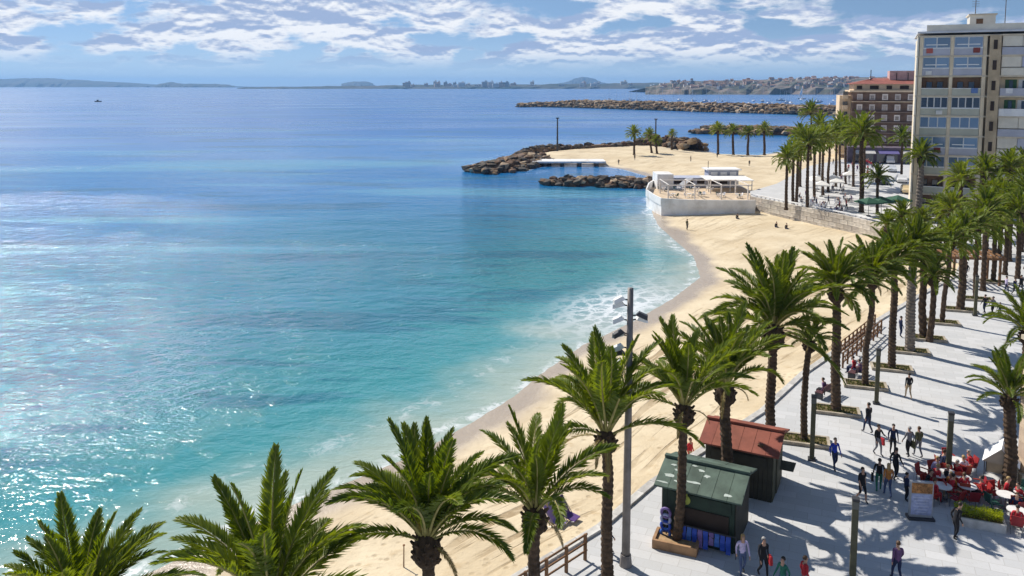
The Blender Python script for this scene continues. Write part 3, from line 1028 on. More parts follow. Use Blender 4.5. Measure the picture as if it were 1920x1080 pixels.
MB().add([(12.5, 11.5, zb + 2.3), (21.5, 11.5, zb + 2.3), (21.5, 18.1, zb + 2.5), (12.5, 18.1, zb + 2.5), (12.5, 11.5, zb + 2.18), (21.5, 11.5, zb + 2.18), (21.5, 18.1, zb + 2.38), (12.5, 18.1, zb + 2.38)],
         [(0, 1, 2, 3), (7, 6, 5, 4), (0, 4, 5, 1), (1, 5, 6, 2), (2, 6, 7, 3), (3, 7, 4, 0)]).build('awning_roof', vmat('canvas_white', (0.82, 0.80, 0.76), 0.8, 0.08), rest)
for x in (12.8, 17, 21.2):
    MB().tube([(x, 11.8, zb), (x, 11.8, zb + 2.2)], 0.09, 6).build('awning_post', post_m, rest)
hut = MB().box((17.5, 20.5, zb + 2.7), (6, 3.6, 1.6)).build('upper_hut', vmat('hut_grey', (0.35, 0.37, 0.45), 0.7, 0.15), rest)
MB().box((17.5, 20.5, zb + 3.61), (7, 4.6, 0.2)).build('hut_roof', rest_w, hut)
for k in range(3):
    MB().box((15.6 + k * 1.9, 18.66, zb + 2.75), (1.3, 0.08, 0.8)).build('hut_window', rest_w, hut)
MB().tube([(14.8, 20.5, zb + 3.6), (14.8, 20.5, zb + 5.2)], 0.06, 5).build('aerial', dark_in, hut)
ram = MB().add([(6.6, 15, zb + 0.1), (8.0, 15, zb + 0.1), (11.2, 17.6, zb + 2.1), (9.8, 17.6, zb + 2.1), (6.6, 15, zb - 0.05), (8.0, 15, zb - 0.05), (11.2, 17.6, zb + 1.95), (9.8, 17.6, zb + 1.95)],
               [(0, 1, 2, 3), (7, 6, 5, 4), (0, 4, 5, 1), (1, 5, 6, 2), (2, 6, 7, 3), (3, 7, 4, 0)]).build('stair', rest_w, rest)
# furniture on the terrace
# (tables are things of their own, see below)

# stone retaining wall between beach and promenade
wall_m = [vmat('wall_stone_%d' % k, c_, 0.9, 0.3, 1.0, 0.3, 6, randobj=0.1) for k, c_ in enumerate(((0.56, 0.50, 0.42), (0.64, 0.58, 0.50), (0.48, 0.43, 0.37)))]
rw = thing('retaining_wall', 'pale stone retaining wall at the back of the far beach', 'wall', (42, 138, -2.4))
sm = [MB().box((0, 0, 0), (1.0, 0.5, 1.0)).mesh('stone', q) for q in wall_m]
ed = [Vector(p) for p in edge[14:17]]
for a, b in zip(ed, ed[1:]):
    L = (b - a).length
    an = math.atan2(b.y - a.y, b.x - a.x)
    n = int(L / 1.5)
    for r_ in range(4):
        for k in range(n):
            p = a.lerp(b, (k + 0.5 + (0.25 if r_ % 2 else -0.25)) / n)
            nrm = Vector((-math.sin(an), math.cos(an)))
            p = p + nrm * 0.22
            ob('stone', random.choice(sm), rw, (p.x - 42, p.y - 138, 0.35 + r_ * 0.68 + 0.4), an, (L / n * 0.97, 0.9 + random.random() * 0.25, 0.64))
# white balustrade on top of it
bal = thing('balustrade', 'white balustrade on top of the pale stone wall', 'balustrade', (42, 138, 0))
bp = MB().tube([(0, 0, 0.05), (0, 0, 0.2), (0, 0, 0.45), (0, 0, 0.7), (0, 0, 0.9)], [0.16, 0.1, 0.19, 0.1, 0.16], 8).mesh('baluster', rest_w, True)
for a, b in zip(ed, ed[1:]):
    L = (b - a).length
    an = math.atan2(b.y - a.y, b.x - a.x)
    n = int(L / 1.1)
    for k in range(n):
        p = a.lerp(b, (k + 0.5) / n)
        ob('baluster', bp, bal, (p.x - 42 + 0.3, p.y - 138, 0.0))
    c_ = (a + b) / 2
    MB().box((c_.x - 42 + 0.3, c_.y - 138, 0.98), (L, 0.4, 0.16), an).build('coping', rest_w, bal)

# concrete jetty on the spit
q = gp(1050, 300, -1.0)
jet = thing('concrete_jetty', 'flat white concrete jetty beside the rock breakwater head', 'jetty', (q.x, q.y, SEA))
for k in range(5):
    MB().box((-9.0 + k * 4.8, 0, 1.2), (4.7, 7.5, 0.5)).build('deck_slab', rest_w, jet)
    for dy in (-2.9, 2.9):
        MB().box((-9.0 + k * 4.8, dy, 0.2), (0.8, 0.8, 1.6)).build('pile', vmat('dark_concrete', (0.12, 0.11, 0.10), 0.8, 0.3), jet)  # piles in a dark concrete colour under the white slabs
# ================================================================== PALMS
frond_green = leaf_mat('frond_green', (0.07, 0.12, 0.013), (0.215, 0.27, 0.027), 0.42)
rachis_m = vmat('rachis', (0.34, 0.30, 0.10), 0.6, 0.25, 3, 0)
trunk_m = vmat('palm_trunk', (0.085, 0.055, 0.034), 0.95, 0.5, 3.5, 0.8, 9)
trunk_g = vmat('palm_trunk_grey', (0.20, 0.165, 0.135), 0.95, 0.4, 3.0, 0.8, 9)
boss_m = vmat('palm_boss', (0.06, 0.038, 0.022), 0.95, 0.5, 5, 0.8, 12)
skirt_m = leaf_mat('dry_frond', (0.22, 0.16, 0.06), (0.32, 0.24, 0.09), 0.2)


def frond_geo(rs_, L, e, bend, pairs, wid, lmax, nseg=9, sway=0.0):
    """feather leaf: returns MB with blade (slot 0) and rachis (slot 1)"""
    mb = MB()
    P0 = Vector((0, 0, 0))
    pts, tan = [P0.copy()], []
    ns = 24
    cur = P0.copy()
    for i in range(ns):
        s = (i + 0.5) / ns
        a = e - bend * s ** 1.4
        yaw = sway * s
        d = Vector((math.cos(a) * math.cos(yaw), math.cos(a) * math.sin(yaw), math.sin(a)))
        tan.append(d)
        cur = cur + d * (L / ns)
        pts.append(cur.copy())
    tan.append(tan[-1])

    def at(s):
        f = s * ns
        i = min(int(f), ns - 1)
        return pts[i].lerp(pts[i + 1], f - i), tan[i]

    rp = [at(k / nseg)[0] for k in range(nseg + 1)]
    mb.tube(rp, [0.045 * (1 - k / nseg) ** 0.8 + 0.008 for k in range(nseg + 1)], 4, 1, False)
    for k in range(pairs):
        s = 0.13 + 0.865 * (k + 0.5) / pairs
        p, d = at(s)
        side = d.cross(Vector((0, 0, 1)))
        side = side.normalized() if side.length > 1e-3 else Vector((0, 1, 0))
        up = side.cross(d).normalized()
        prof = min(1.0, (s - 0.08) * 4.2) * (1.0 if s < 0.6 else 1 - ((s - 0.6) / 0.4) ** 2 * 0.72)
        A = R(58) * (1 - s) + R(22) * s
        for sg in (-1, 1):
            V_ = R(22 + rs_.uniform(-20, 20))
            out = side * sg * math.cos(V_) + up * math.sin(V_)
            dirn = (d * math.cos(A) + out * math.sin(A)).normalized()
            ll = lmax * prof * rs_.uniform(0.85, 1.1)
            tip = p + dirn * ll + Vector((0, 0, -0.10 * ll)) 
            mid = p + dirn * ll * 0.42
            wv_ = dirn.cross(out.cross(dirn)).normalized() if False else (d - dirn * d.dot(dirn)).normalized()
            wv_ = (wv_ + up * rs_.uniform(-0.6, 0.6)).normalized()
            w_ = wid * rs_.uniform(0.8, 1.2)
            mb.add([p, mid + wv_ * w_ * 0.5, tip, mid - wv_ * w_ * 0.5], [(0, 1, 2, 3)], 0)
    return mb


TYPES = [(85, 18), (75, 32), (63, 50), (50, 66), (35, 76), (14, 68), (-18, 46)]
frs = random.Random(11)
FROND = {}
for ti, (e_, b_) in enumerate(TYPES):
    FROND[ti] = [frond_geo(frs, 3.7, R(e_ + frs.uniform(-4, 4)), R(b_ * frs.uniform(0.7, 1.3)), 84, 0.075, 0.62, sway=frs.uniform(-0.35, 0.35)).mesh('frond', [frond_green, rachis_m]) for _ in range(3)]

DRY = [frond_geo(frs, 3.2, R(-5 + k * 15), R(75), 40, 0.06, 0.42).mesh('dry_frond', [skirt_m, rachis_m]) for k in range(2)]
# crowns of the palms that are too far for single fronds to be told apart
CROWN = []
for k in range(5):
    crs = random.Random(40 + k)
    mb = MB()
    for ti, cnt in ((0, 5), (1, 8), (2, 10), (3, 10), (4, 10), (5, 8), (6, 5)):
        for j in range(cnt):
            e_, b_ = TYPES[ti]
            g = frond_geo(crs, 3.0 * crs.uniform(0.85, 1.1), R(e_ + crs.uniform(-9, 9)), R(b_ * crs.uniform(0.8, 1.25)), 24, 0.12, 0.55, 5, crs.uniform(-.3, .3))
            M = Matrix.Rotation(crs.uniform(0, 6.283), 3, 'Z')
            mb.add([M @ Vector(x) for x in g.v], g.f, 0)
            mb.mi[-len(g.f):] = g.mi
    CROWN.append(mb.mesh('crown', [frond_green, rachis_m]))


def trunk_mb(path, r0, r1, seed, n=9, ring=0.22):
    rs_ = random.Random(seed)
    pts = [Vector(p) for p in path]
    # resample with a ring of old leaf scars every `ring` metres
    dense = []
    for i in range(len(pts) - 1):
        m_ = max(1, int((pts[i + 1] - pts[i]).length / (ring / 2)))
        for k in range(m_):
            dense.append(pts[i].lerp(pts[i + 1], k / m_))
    dense.append(pts[-1])
    N = len(dense)
    rad = [(r0 * (1 - i / N) + r1 * i / N) * (1.09 if i % 2 else 0.93) * rs_.uniform(0.95, 1.05) for i in range(N)]
    rad[0] *= 1.35
    rad[1] *= 1.2
    return MB().tube(dense, rad, n, 0, True)


def boss_mb(r, h, seed, spikes=26):
    """bulge of cut leaf bases under the crown"""
    rs_ = random.Random(seed)
    zs = [-0.5, -0.38, -0.2, 0.0, 0.2, 0.38, 0.5]
    rr = [0.55, 0.8, 0.97, 1.0, 0.9, 0.66, 0.4]
    mb = MB().tube([(0, 0, z * h) for z in zs], [r * k * rs_.uniform(0.95, 1.05) for k in rr], 10)
    for k in range(spikes):
        a = k * 2.399
        z = (-0.42 + 0.84 * k / spikes) * h
        q = r * (1 - (abs(z / h) * 1.5) ** 2 * 0.5)
        d = Vector((math.cos(a), math.sin(a), 0))
        p = d * q * 0.85 + Vector((0, 0, z))
        mb.tube([p, p + d * 0.13 + Vector((0, 0, 0.13))], [0.075, 0.045], 4)
    return mb


def palm(base, top, label, group, near=True, r=0.24, counts=(4, 7, 8, 7, 4, 1, 0), seed=0, scale=1.0, boss=0.45, grey=False, crown_sc=1.0, lean=0.0, name='palm_tree'):
    rs_ = random.Random(seed * 17 + 3)
    base, top = Vector(base), Vector(top)
    root = thing(name, label, 'palm tree', base, 0, group)
    d = top - base
    mid1 = d * 0.35 + Vector((rs_.uniform(-.12, .12) + lean, rs_.uniform(-.1, .1), 0))
    mid2 = d * 0.7 + Vector((rs_.uniform(-.1, .1) + lean * 0.7, rs_.uniform(-.1, .1), 0))
    trunk_mb([(0, 0, -0.15), mid1, mid2, d], r * 1.0, r * 0.78, seed, 9 if near else 7, 0.24 if near else 0.5).build('trunk', trunk_g if grey else trunk_m, root)
    if near:
        boss_mb(boss, boss * 2.3, seed).build('leaf_base', boss_m, root, d - Vector((0, 0, boss * 0.85)))
        a0 = rs_.uniform(0, 6.28)
        kk = 0
        for ti, c_ in enumerate(counts):
            for j in range(c_):
                kk += 1
                az = a0 + kk * 2.39996 + rs_.uniform(-.2, .2)
                if ti >= 3 and math.sin(az) < -0.55 and seed < 8:
                    az = -az      # the low leaves on the street side have been cut
                o = ob('frond', rs_.choice(FROND[ti]), root, d + Vector((math.cos(az) * 0.1, math.sin(az) * 0.1, 0.12 - ti * 0.06)), az, scale * rs_.uniform(0.82, 1.08))
                o.rotation_euler.x = rs_.uniform(-0.25, 0.25)
        for j in range(2 + seed % 3):      # dry leaves left hanging under the crown
            az = rs_.uniform(0, 6.28)
            ob('dry_frond', DRY[j % 2], root, d + Vector((math.cos(az) * 0.2, math.sin(az) * 0.2, -0.15)), az, scale * rs_.uniform(0.35, 0.6))
    else:
        boss_mb(boss, boss * 2.2, seed, 12).build('leaf_base', boss_m, root, d - Vector((0, 0, boss * 0.7)))
        ob('crown', rs_.choice(CROWN), root, d, rs_.uniform(0, 6.28), crown_sc)
    return root


def palm_px(ub, vb, ut, vt, label, group=None, z=0.0, **kw):
    b_ = gp(ub, vb, z)
    return palm(b_, dp(ut, vt, b_.y), label, group, **kw)


ORD = ('first second third fourth fifth sixth seventh eighth ninth tenth eleventh twelfth thirteenth fourteenth fifteenth sixteenth seventeenth '
       'eighteenth nineteenth twentieth').split()
G1 = 'date palms lining the promenade'
# front row, from the near left end
palm((-11.6, 21.8, 0), dp(150, 1180, 21.8), 'leafy palm whose crown fills the bottom left corner', G1, seed=1, scale=0.95, counts=(4, 8, 8, 7, 6, 3, 0))
palm((-6.6, 21.4, 0), dp(508, 1140, 21.4), 'palm with tall feathery crown, second from the bottom left corner', G1, seed=2, scale=1.08, counts=(3, 6, 6, 6, 6, 3, 0))
palm((-2.5, 23.9, 0), dp(800, 1008, 23.9), 'wide-crowned palm left of the brown wooden railing', G1, seed=3, scale=1.0, counts=(4, 7, 10, 9, 5, 1, 0), boss=0.46)
palm((0.75, 25.6, 0), dp(1003, 955, 25.6), 'palm standing in front of the brown wooden railing', G1, seed=14, scale=0.9, counts=(3, 6, 6, 4, 2, 0, 0), boss=0.42)
palm((3.9, 30.9, 0), dp(1136, 812, 30.9), 'slim palm just left of the tall lamp mast', G1, seed=5, scale=1.1, counts=(3, 5, 7, 5, 3, 0, 0), boss=0.42, r=0.25)
palm_px(1268, 1022, 1283, 762, 'palm growing from the brown planter before the green-roofed kiosk', G1, seed=6, scale=0.98, counts=(4, 7, 7, 5, 2, 0, 0), boss=0.42, r=0.22)
palm_px(1366, 935, 1360, 722, 'stout palm between the green-roofed and red-roofed kiosks', G1, seed=7, scale=1.0, counts=(5, 7, 8, 6, 2, 0, 0), boss=0.5, r=0.3)
palm_px(1447, 842, 1450, 612, 'large spreading palm behind the red-roofed kiosk', G1, seed=8, scale=1.18, counts=(5, 8, 10, 9, 7, 2, 1), boss=0.62, r=0.28)
palm_px(1508, 828, 1518, 640, 'short slender yellowish palm just right of the red-roofed kiosk', G1, seed=9, scale=0.45, counts=(3, 5, 6, 6, 4, 2, 0), boss=0.32, r=0.2, lean=-0.1)
palm_px(1568, 772, 1568, 540, 'bushy dark green palm beside the first dark bench', G1, seed=10, scale=0.8, counts=(5, 9, 12, 12, 10, 5, 1), boss=0.45, r=0.3)
palm_px(1622, 724, 1636, 520, 'leaning slim palm beside the wooden ramp railing', G1, seed=11, scale=0.74, counts=(5, 9, 11, 11, 8, 5, 1), boss=0.38, r=0.22)
palm_px(1672, 692, 1676, 492, 'palm in the grassy bed just right of the ramp railing', G1, seed=12, scale=0.74, counts=(5, 9, 11, 11, 8, 5, 2), boss=0.4, r=0.27)
palm_px(1706, 660, 1714, 470, 'thick grey-trunked palm halfway along the promenade row', G1, seed=13, scale=0.76, counts=(5, 9, 11, 11, 9, 5, 2), boss=0.45, r=0.36, grey=True)
G2 = 'palms further along the promenade row'
mids = [(1732, 634, 1730, 470, 1.05, 0.36), (1742, 640, 1750, 520, 0.95, 0.30), (1766, 606, 1781, 455, 1.05, 0.25), (1800, 582, 1806, 440, 1.1, 0.42), (1829, 560, 1832, 430, 1.1, 0.26),
        (1843, 545, 1850, 400, 1.25, 0.3), (1862, 528, 1868, 430, 1.1, 0.3), (1884, 515, 1888, 410, 1.1, 0.3), (1908, 522, 1912, 400, 1.2, 0.32), (1925, 505, 1928, 370, 1.2, 0.3), (1893, 490, 1897, 380, 1.1, 0.3),
        (1873, 480, 1878, 372, 1.15, 0.3), (1850, 470, 1855, 370, 1.15, 0.3), (1915, 472, 1918, 350, 1.2, 0.3)]
lab2 = ['palm right behind the thick grey-trunked palm', 'low palm with hanging yellow-green leaves behind the grey-trunked one', 'leaning palm in front of the wooden pergola', 'thick-trunked palm at the right end of the wooden pergola']
for i, (ub, vb, ut, vt, cs, r_) in enumerate(mids):
    palm_px(ub, vb, ut, vt, lab2[i] if i < 4 else '%s palm from the left in the dense far end of the promenade row' % ORD[sorted(q_[0] for q_ in mids[4:]).index(ub)], G2, near=False, seed=20 + i, crown_sc=cs * 0.74, r=r_ * 0.85, boss=0.4)
# palms in front of the hotel
G3 = 'palms in front of the hotel'
for i, (ub, vb, ut, vt, cs) in enumerate(((1760, 455, 1762, 400, 1.2), (1800, 440, 1802, 340, 1.35), (1842, 435, 1846, 325, 1.35), (1890, 440, 1893, 320, 1.4), (1690, 450, 1692, 408, 1.1), (1730, 460, 1728, 420, 1.1), (1925, 430, 1925, 315, 1.4), (1785, 470, 1786, 395, 1.2), (1665, 470, 1665, 425, 1.0))):
    palm_px(ub, vb, ut, vt, '%s palm counted from the left in the dense clump before the hotel' % ORD[sorted((1760, 1800, 1842, 1890, 1690, 1730, 1925, 1785, 1665)).index(ub)], G3, near=False, seed=50 + i, crown_sc=cs * 0.75, r=0.32, boss=0.5)
palm_px(1722, 402, 1727, 295, 'round-topped palm with dark trunk standing before the hotel corner', G3, near=False, seed=60, crown_sc=1.05, r=0.5, boss=0.6, grey=True)
palm_px(1645, 402, 1646, 335, 'small pale green palm by the green kiosk roofs', G3, near=False, seed=61, crown_sc=0.85, r=0.25, boss=0.4)
# grove behind the beach restaurant
G4 = 'grove of palms behind the beach restaurant'
for i, (ub, vb, ut, vt, cs) in enumerate(((1474, 392, 1476, 300, 1.1), (1487, 385, 1488, 290, 1.05), (1493, 380, 1496, 285, 1.1), (1514, 397, 1516, 272, 1.25), (1527, 372, 1527, 268, 1.2),
                                         (1543, 366, 1544, 262, 1.25), (1553, 360, 1555, 262, 1.25), (1567, 350, 1568, 255, 1.3), (1585, 345, 1586, 250, 1.35), (1600, 350, 1602, 252, 1.3), (1500, 350, 1502, 258, 1.3),
                                         (1536, 335, 1538, 240, 1.4), (1575, 330, 1575, 238, 1.4), (1620, 330, 1622, 262, 1.3), (1520, 300, 1521, 212, 1.5), (1690, 335, 1692, 262, 1.3))):
    palm_px(ub, vb, ut, vt, '%s trunk from the left among the grove palms behind the beach restaurant' % ORD[sorted((1474, 1487, 1493, 1514, 1527, 1543, 1553, 1567, 1585, 1600, 1500, 1536, 1575, 1620, 1520, 1690)).index(ub)], G4, near=False, seed=70 + i, crown_sc=cs * 0.85, r=0.27, boss=0.42)
palm_px(1615, 398, 1616, 255, 'tallest palm of the far grove, with a thick dark trunk', G4, near=False, seed=90, crown_sc=1.35, r=0.38, boss=0.5)
G5 = 'palms on the sandy spit'
for i, (ub, vb, ut, vt, cs, lb) in enumerate(((1189, 290, 1189, 252, 1.25, 'leftmost and largest of the small palms on the sandy spit'), (1222, 286, 1218, 254, 1.1, 'middle one of the small palms on the sandy spit'),
                                             (1260, 280, 1260, 252, 0.8, 'small thin palm beside the rock mound on the spit'), (1232, 288, 1230, 264, 0.9, 'short palm right beside the middle spit palm'))):
    palm_px(ub, vb, ut, vt, lb, G5, z=-1.0, near=False, seed=100 + i, crown_sc=cs * 0.85, r=0.35, boss=0.4)
for i, (ub, ut, vt, cs, lb) in enumerate(((1346, 1346, 245, 1.2, 'leftmost palm of the short waterside row before the dark groyne'), (1375, 1374, 248, 1.2, 'second palm of the waterside row before the dark groyne'),
                                         (1402, 1403, 250, 1.1, 'third palm of the waterside row before the dark groyne'), (1433, 1433, 246, 1.3, 'rightmost palm of the waterside row before the dark groyne'))):
    palm_px(ub, 290, ut, vt, lb, 'palms along the waterside', z=-1.2, near=False, seed=110 + i, crown_sc=cs * 0.85, r=0.4, boss=0.45)
# right-hand palms
palm_px(1890, 915, 1893, 742, 'palm beside the white tent at the right edge', G1, seed=31, scale=0.62, counts=(4, 6, 6, 5, 4, 2, 0), boss=0.36, r=0.32)
palm_px(1926, 800, 1926, 620, 'palm crown poking in at the right edge above the pale paving', G1, seed=32, scale=0.72, counts=(4, 6, 6, 6, 4, 2, 1), boss=0.4, r=0.28)

# ------------------------------------------------------------------ palm beds
bed_k = vmat('bed_kerb', (0.42, 0.36, 0.28), 0.85, 0.3, 2, 0.2, 10)
grass_m = leaf_mat('bed_grass', (0.05, 0.085, 0.015), (0.17, 0.19, 0.05), 0.2)
soil_m = vmat('bed_soil', (0.16, 0.12, 0.06), 0.95, 0.4, 3, 0.4, 10)
bedmeshes = [MB().box((0, -0.62, 0.09), (2.7, 0.16, 0.2)).mesh('kerb', bed_k), MB().box((0, 0.62, 0.09), (2.7, 0.16, 0.2)).mesh('kerb', bed_k),
             MB().box((-1.27, 0, 0.09), (0.16, 1.08, 0.19)).mesh('kerb', bed_k), MB().box((1.27, 0, 0.09), (0.16, 1.08, 0.19)).mesh('kerb', bed_k)]
soil_me = MB().box((0, 0, 0.06), (2.4, 1.1, 0.1)).mesh('soil', soil_m)
gm = MB()
grs = random.Random(4)
for k in range(260):
    x, y = grs.uniform(-1.15, 1.15), grs.uniform(-.5, .5)
    h_ = grs.uniform(0.08, 0.24)
    a = grs.uniform(0, 6.28)
    d = Vector((math.cos(a), math.sin(a), 0)) * 0.03
    gm.add([Vector((x, y, 0.1)) - d, Vector((x, y, 0.1)) + d, Vector((x + grs.uniform(-.06, .06), y + grs.uniform(-.06, .06), 0.1 + h_))], [(0, 1, 2)])
grass_me = gm.mesh('grass', grass_m)
beds = [(1568, 772, 'grassy bed round the bushy dark palm'), (1622, 724, 'grassy bed round the leaning slim palm'), (1672, 692, 'grassy bed round the palm by the ramp railing'),
        (1706, 660, 'grassy bed round the thick grey-trunked palm'), (1738, 636, 'grassy bed behind the grey-trunked palm'), (1766, 606, 'grassy bed round the leaning palm by the pergola'),
        (1800, 582, 'grassy bed round the thick palm by the pergola'), (1508, 828, 'grassy bed round the short yellowish palm'), (1832, 562, 'grassy bed at the near end of the dense palms'),
        (1862, 530, 'small far grassy bed among the dense palms')]
for u, v, lb in beds:
    p = gp(u, v)
    r0 = thing('planter_bed', lb, 'planter', p, R(-18), 'stone-edged beds round the palms')
    for q in bedmeshes:
        ob('kerb', q, r0)
    ob('soil', soil_me, r0)
    ob('grass', grass_me, r0)['kind'] = 'stuff'
p = gp(1268, 1024)
r0 = thing('planter_bed', 'brown wooden planter box in front of the green-roofed kiosk', 'planter', p, R(-22))
pw_m = vmat('planter_wood', (0.36, 0.21, 0.11), 0.8, 0.3, 2, 0.2)
for dx, dy, sx, sy in ((0, -0.5, 1.9, 0.12), (0, 0.5, 1.9, 0.12), (-0.9, 0, 0.12, 0.88), (0.9, 0, 0.12, 0.88)):
    MB().box((dx, dy, 0.2), (sx, sy, 0.4)).build('plank', pw_m, r0)
MB().box((0, 0, 0.15), (1.7, 0.9, 0.28)).build('soil', vmat('tan_soil', (0.42, 0.28, 0.15), 0.95, 0.3, 3, 0.3), r0)
# ================================================================== STREET FURNITURE
# ------------------------------------------------------------------ tall lamp mast
mast_m = vmat('mast_grey', (0.23, 0.21, 0.20), 0.6, 0.25, 1.5, 0.1, metal=0.3)
lampw = vmat('lamp_white', (0.80, 0.80, 0.78), 0.4, 0.08, 2, 0)
dk = vmat('dark_metal', (0.05, 0.05, 0.055), 0.5, 0.2, 2, 0)
p = gp(1173, 1060)
mast = thing('lamp_mast', 'tall grey lamp mast with clustered floodlights near the top', 'lamp post', p)
top = dp(1185, 540, p.y).z
MB().tube([(0, 0, 0), (0.02, 0, top * 0.5), (0.04, 0, top)], [0.18, 0.15, 0.12], 12).build('mast', mast_m, mast, smooth=True)
MB().tube([(0, 0, 0), (0, 0, 0.5)], [0.27, 0.22], 12).build('base_collar', mast_m, mast)


def flood(z, ang, tilt, white=True):
    g = Vector((math.cos(ang), math.sin(ang), 0))
    arm = MB().tube([(0.04, 0, z), g * 0.34 + Vector((0.04, 0, z + 0.06))], 0.03, 6).build('arm', dk, mast)
    h_ = MB().box((0, 0, 0), (0.5, 0.3, 0.16), 0, 0, 0.75).build('floodlight', lampw if white else dk, arm, g * 0.5 + Vector((0.04, 0, z + 0.05)), ang)
    h_.rotation_euler.y = tilt
    l_ = MB().box((0, 0, -0.09), (0.42, 0.24, 0.02)).build('lens', glass_mat('lens', (0.5, 0.52, 0.5)), h_)


for z, a, tl, wh in ((top - 0.5, 3.3, 0.45, True), (top - 0.75, 3.0, 0.3, True), (top - 1.15, -0.2, 0.4, False), (top - 1.35, 0.2, 0.3, True), (top - 1.35, 3.1, 0.4, True), (top - 1.9, 3.3, 0.5, False), (top - 2.0, 2.9, 0.3, True),
                     (top - 2.5, 3.2, 0.4, True), (top - 2.8, 2.8, 0.4, False), (top - 3.1, 3.3, 0.3, True)):
    flood(z, a, tl, wh)

# ------------------------------------------------------------------ low post lamps
postw = vmat('lamp_post_green', (0.10, 0.095, 0.055), 0.75, 0.3, 2, 0.15)
pole_me = MB().box((0, 0, 1.78), (0.24, 0.24, 3.4)).mesh('pole', postw)
foot_me = MB().box((0, 0, 0.05), (0.4, 0.4, 0.1)).mesh('foot', dk)
cap_me = MB().box((0, 0, 3.53), (0.28, 0.28, 0.1)).mesh('cap', dk)
head_me = MB().box((0, 0, 3.3), (0.26, 0.26, 0.3)).mesh('lamp_head', vmat('lamp_head', (0.14, 0.14, 0.12), 0.4, 0.1, 2, 0))
for u, v, lb in ((1522, 862, 'square dark lamp post beside the red-roofed kiosk'), (1643, 757, 'square dark lamp post beside the leaning slim palm'), (1777, 900, 'square dark lamp post behind the red cafe tables'),
                 (1598, 1092, 'square dark lamp post in the kiosk shadows at the bottom'), (1700, 905 + 400, None), (1828, 592, 'square dark lamp post just past the wooden pergola'), (1716, 560 + 60, None)):
    if lb is None:
        continue
    r0 = thing('lamp_post', lb, 'lamp post', gp(u, v), R(-20), 'square posts along the promenade')
    for me, nm in ((pole_me, 'pole'), (foot_me, 'foot'), (cap_me, 'cap'), (head_me, 'lamp_head')):
        ob(nm, me, r0)
# thin far masts
for u, vb, vt, z, lb in ((1045, 281, 222, -1.0, 'thin dark mast on the seaward edge of the sandy spit'), (1229, 275, 224, -1.0, 'thin mast behind the spit palms')):
    p = gp(u, vb, z)
    hgt = dp(u, vt, p.y).z - z
    r0 = thing('thin_mast', lb, 'mast', p)
    MB().tube([(0, 0, -1.0), (0, 0, hgt)], [0.32, 0.2], 8).build('mast', dk, r0)
    MB().box((0, 0, hgt + 0.1), (1.0, 0.4, 0.35)).build('lamp_head', dk, r0)

# ------------------------------------------------------------------ railings
rail_m = vmat('rail_wood', (0.22, 0.115, 0.055), 0.8, 0.3, 2, 0.2)


def railing(label, pts, n, height=1.15, rails=(0.4, 0.75, 1.12), zs=None, cross=False):
    a, b = Vector(pts[0]), Vector(pts[1])
    root = thing('wooden_railing', label, 'railing', a)
    d = b - a
    an = math.atan2(d.y, d.x)
    for k in range(n + 1):
        q = d * (k / n)
        MB().box((q.x, q.y, q.z + height / 2 - 0.1), (0.11, 0.11, height + 0.2), an).build('post', rail_m, root)
    for hgt in rails:
        MB().tube([Vector((0, 0, hgt)) - d.normalized() * 0.12, d + Vector((0, 0, hgt)) + d.normalized() * 0.12], 0.045, 6).build('rail', rail_m, root)
    if cross:
        for k in range(n):
            q0, q1 = d * (k / n), d * ((k + 1) / n)
            for z0, z1 in ((0.15, 1.0), (1.0, 0.15)):
                MB().tube([q0 + Vector((0, 0, z0)), q1 + Vector((0, 0, z1))], 0.03, 5).build('brace', rail_m, root)
    return root


a, b = gp(1097, 1050), gp(900, 1180)
railing('brown wooden railing at the promenade edge beside the loungers', (a, Vector((b.x, b.y, 0))), 5)
a, b = gp(1580, 690), gp(1652, 626)
railing('brown wooden ramp railing with crossed braces, on the promenade side', (a, b), 9, cross=True)
a, b = gp(1576, 668, -0.25), gp(1640, 615, -0.25)
railing('brown wooden ramp railing with crossed braces, on the beach side', (a, b), 9, cross=True)
p0 = on_sand(757, 1062)
r0 = thing('wooden_stake', 'thin lone wooden stake in the sand left of the wide-crowned palm', 'stake', p0)
MB().tube([(0, 0, -0.2), (0.02, 0, 1.0)], [0.035, 0.025], 6).build('stake', rail_m, r0)
MB().box((0.02, 0, 1.02), (0.1, 0.1, 0.04)).build('cap', rail_m, r0)

# ------------------------------------------------------------------ pergola at the beach edge
p = gp(1798, 527)
per = thing('pergola', 'brown timber pergola at the edge of the beach behind the palms', 'pergola', p, R(-10))
for x in (-3.2, 0, 3.2):
    for y in (-1.5, 1.5):
        MB().box((x, y, 1.3), (0.2, 0.2, 2.6)).build('post', rail_m, per)
for y in (-1.5, 1.5):
    MB().box((0, y, 2.72), (7.4, 0.18, 0.26)).build('beam', rail_m, per)
for k in range(13):
    MB().box((-3.4 + k * 0.567, 0, 2.93), (0.12, 4.0, 0.16)).build('rafter', rail_m, per)

# ------------------------------------------------------------------ kiosks
green_w = vmat('kiosk_green', (0.022, 0.042, 0.03), 0.7, 0.3, 1.5, 0.2, 10, randobj=0.15)
dark_w = vmat('kiosk_dark', (0.045, 0.042, 0.03), 0.7, 0.3, 1.5, 0.2, 10, randobj=0.15)
olive_w = vmat('kiosk_olive', (0.10, 0.095, 0.06), 0.8, 0.3, 1.5, 0.2, 10, randobj=0.15)
roof_green = vmat('roof_green', (0.085, 0.125, 0.10), 0.7, 0.35, 1.2, 0.2, 8, randobj=0.12)
roof_red = vmat('roof_red', (0.27, 0.085, 0.055), 0.75, 0.25, 1.2, 0.2, 8, randobj=0.08)


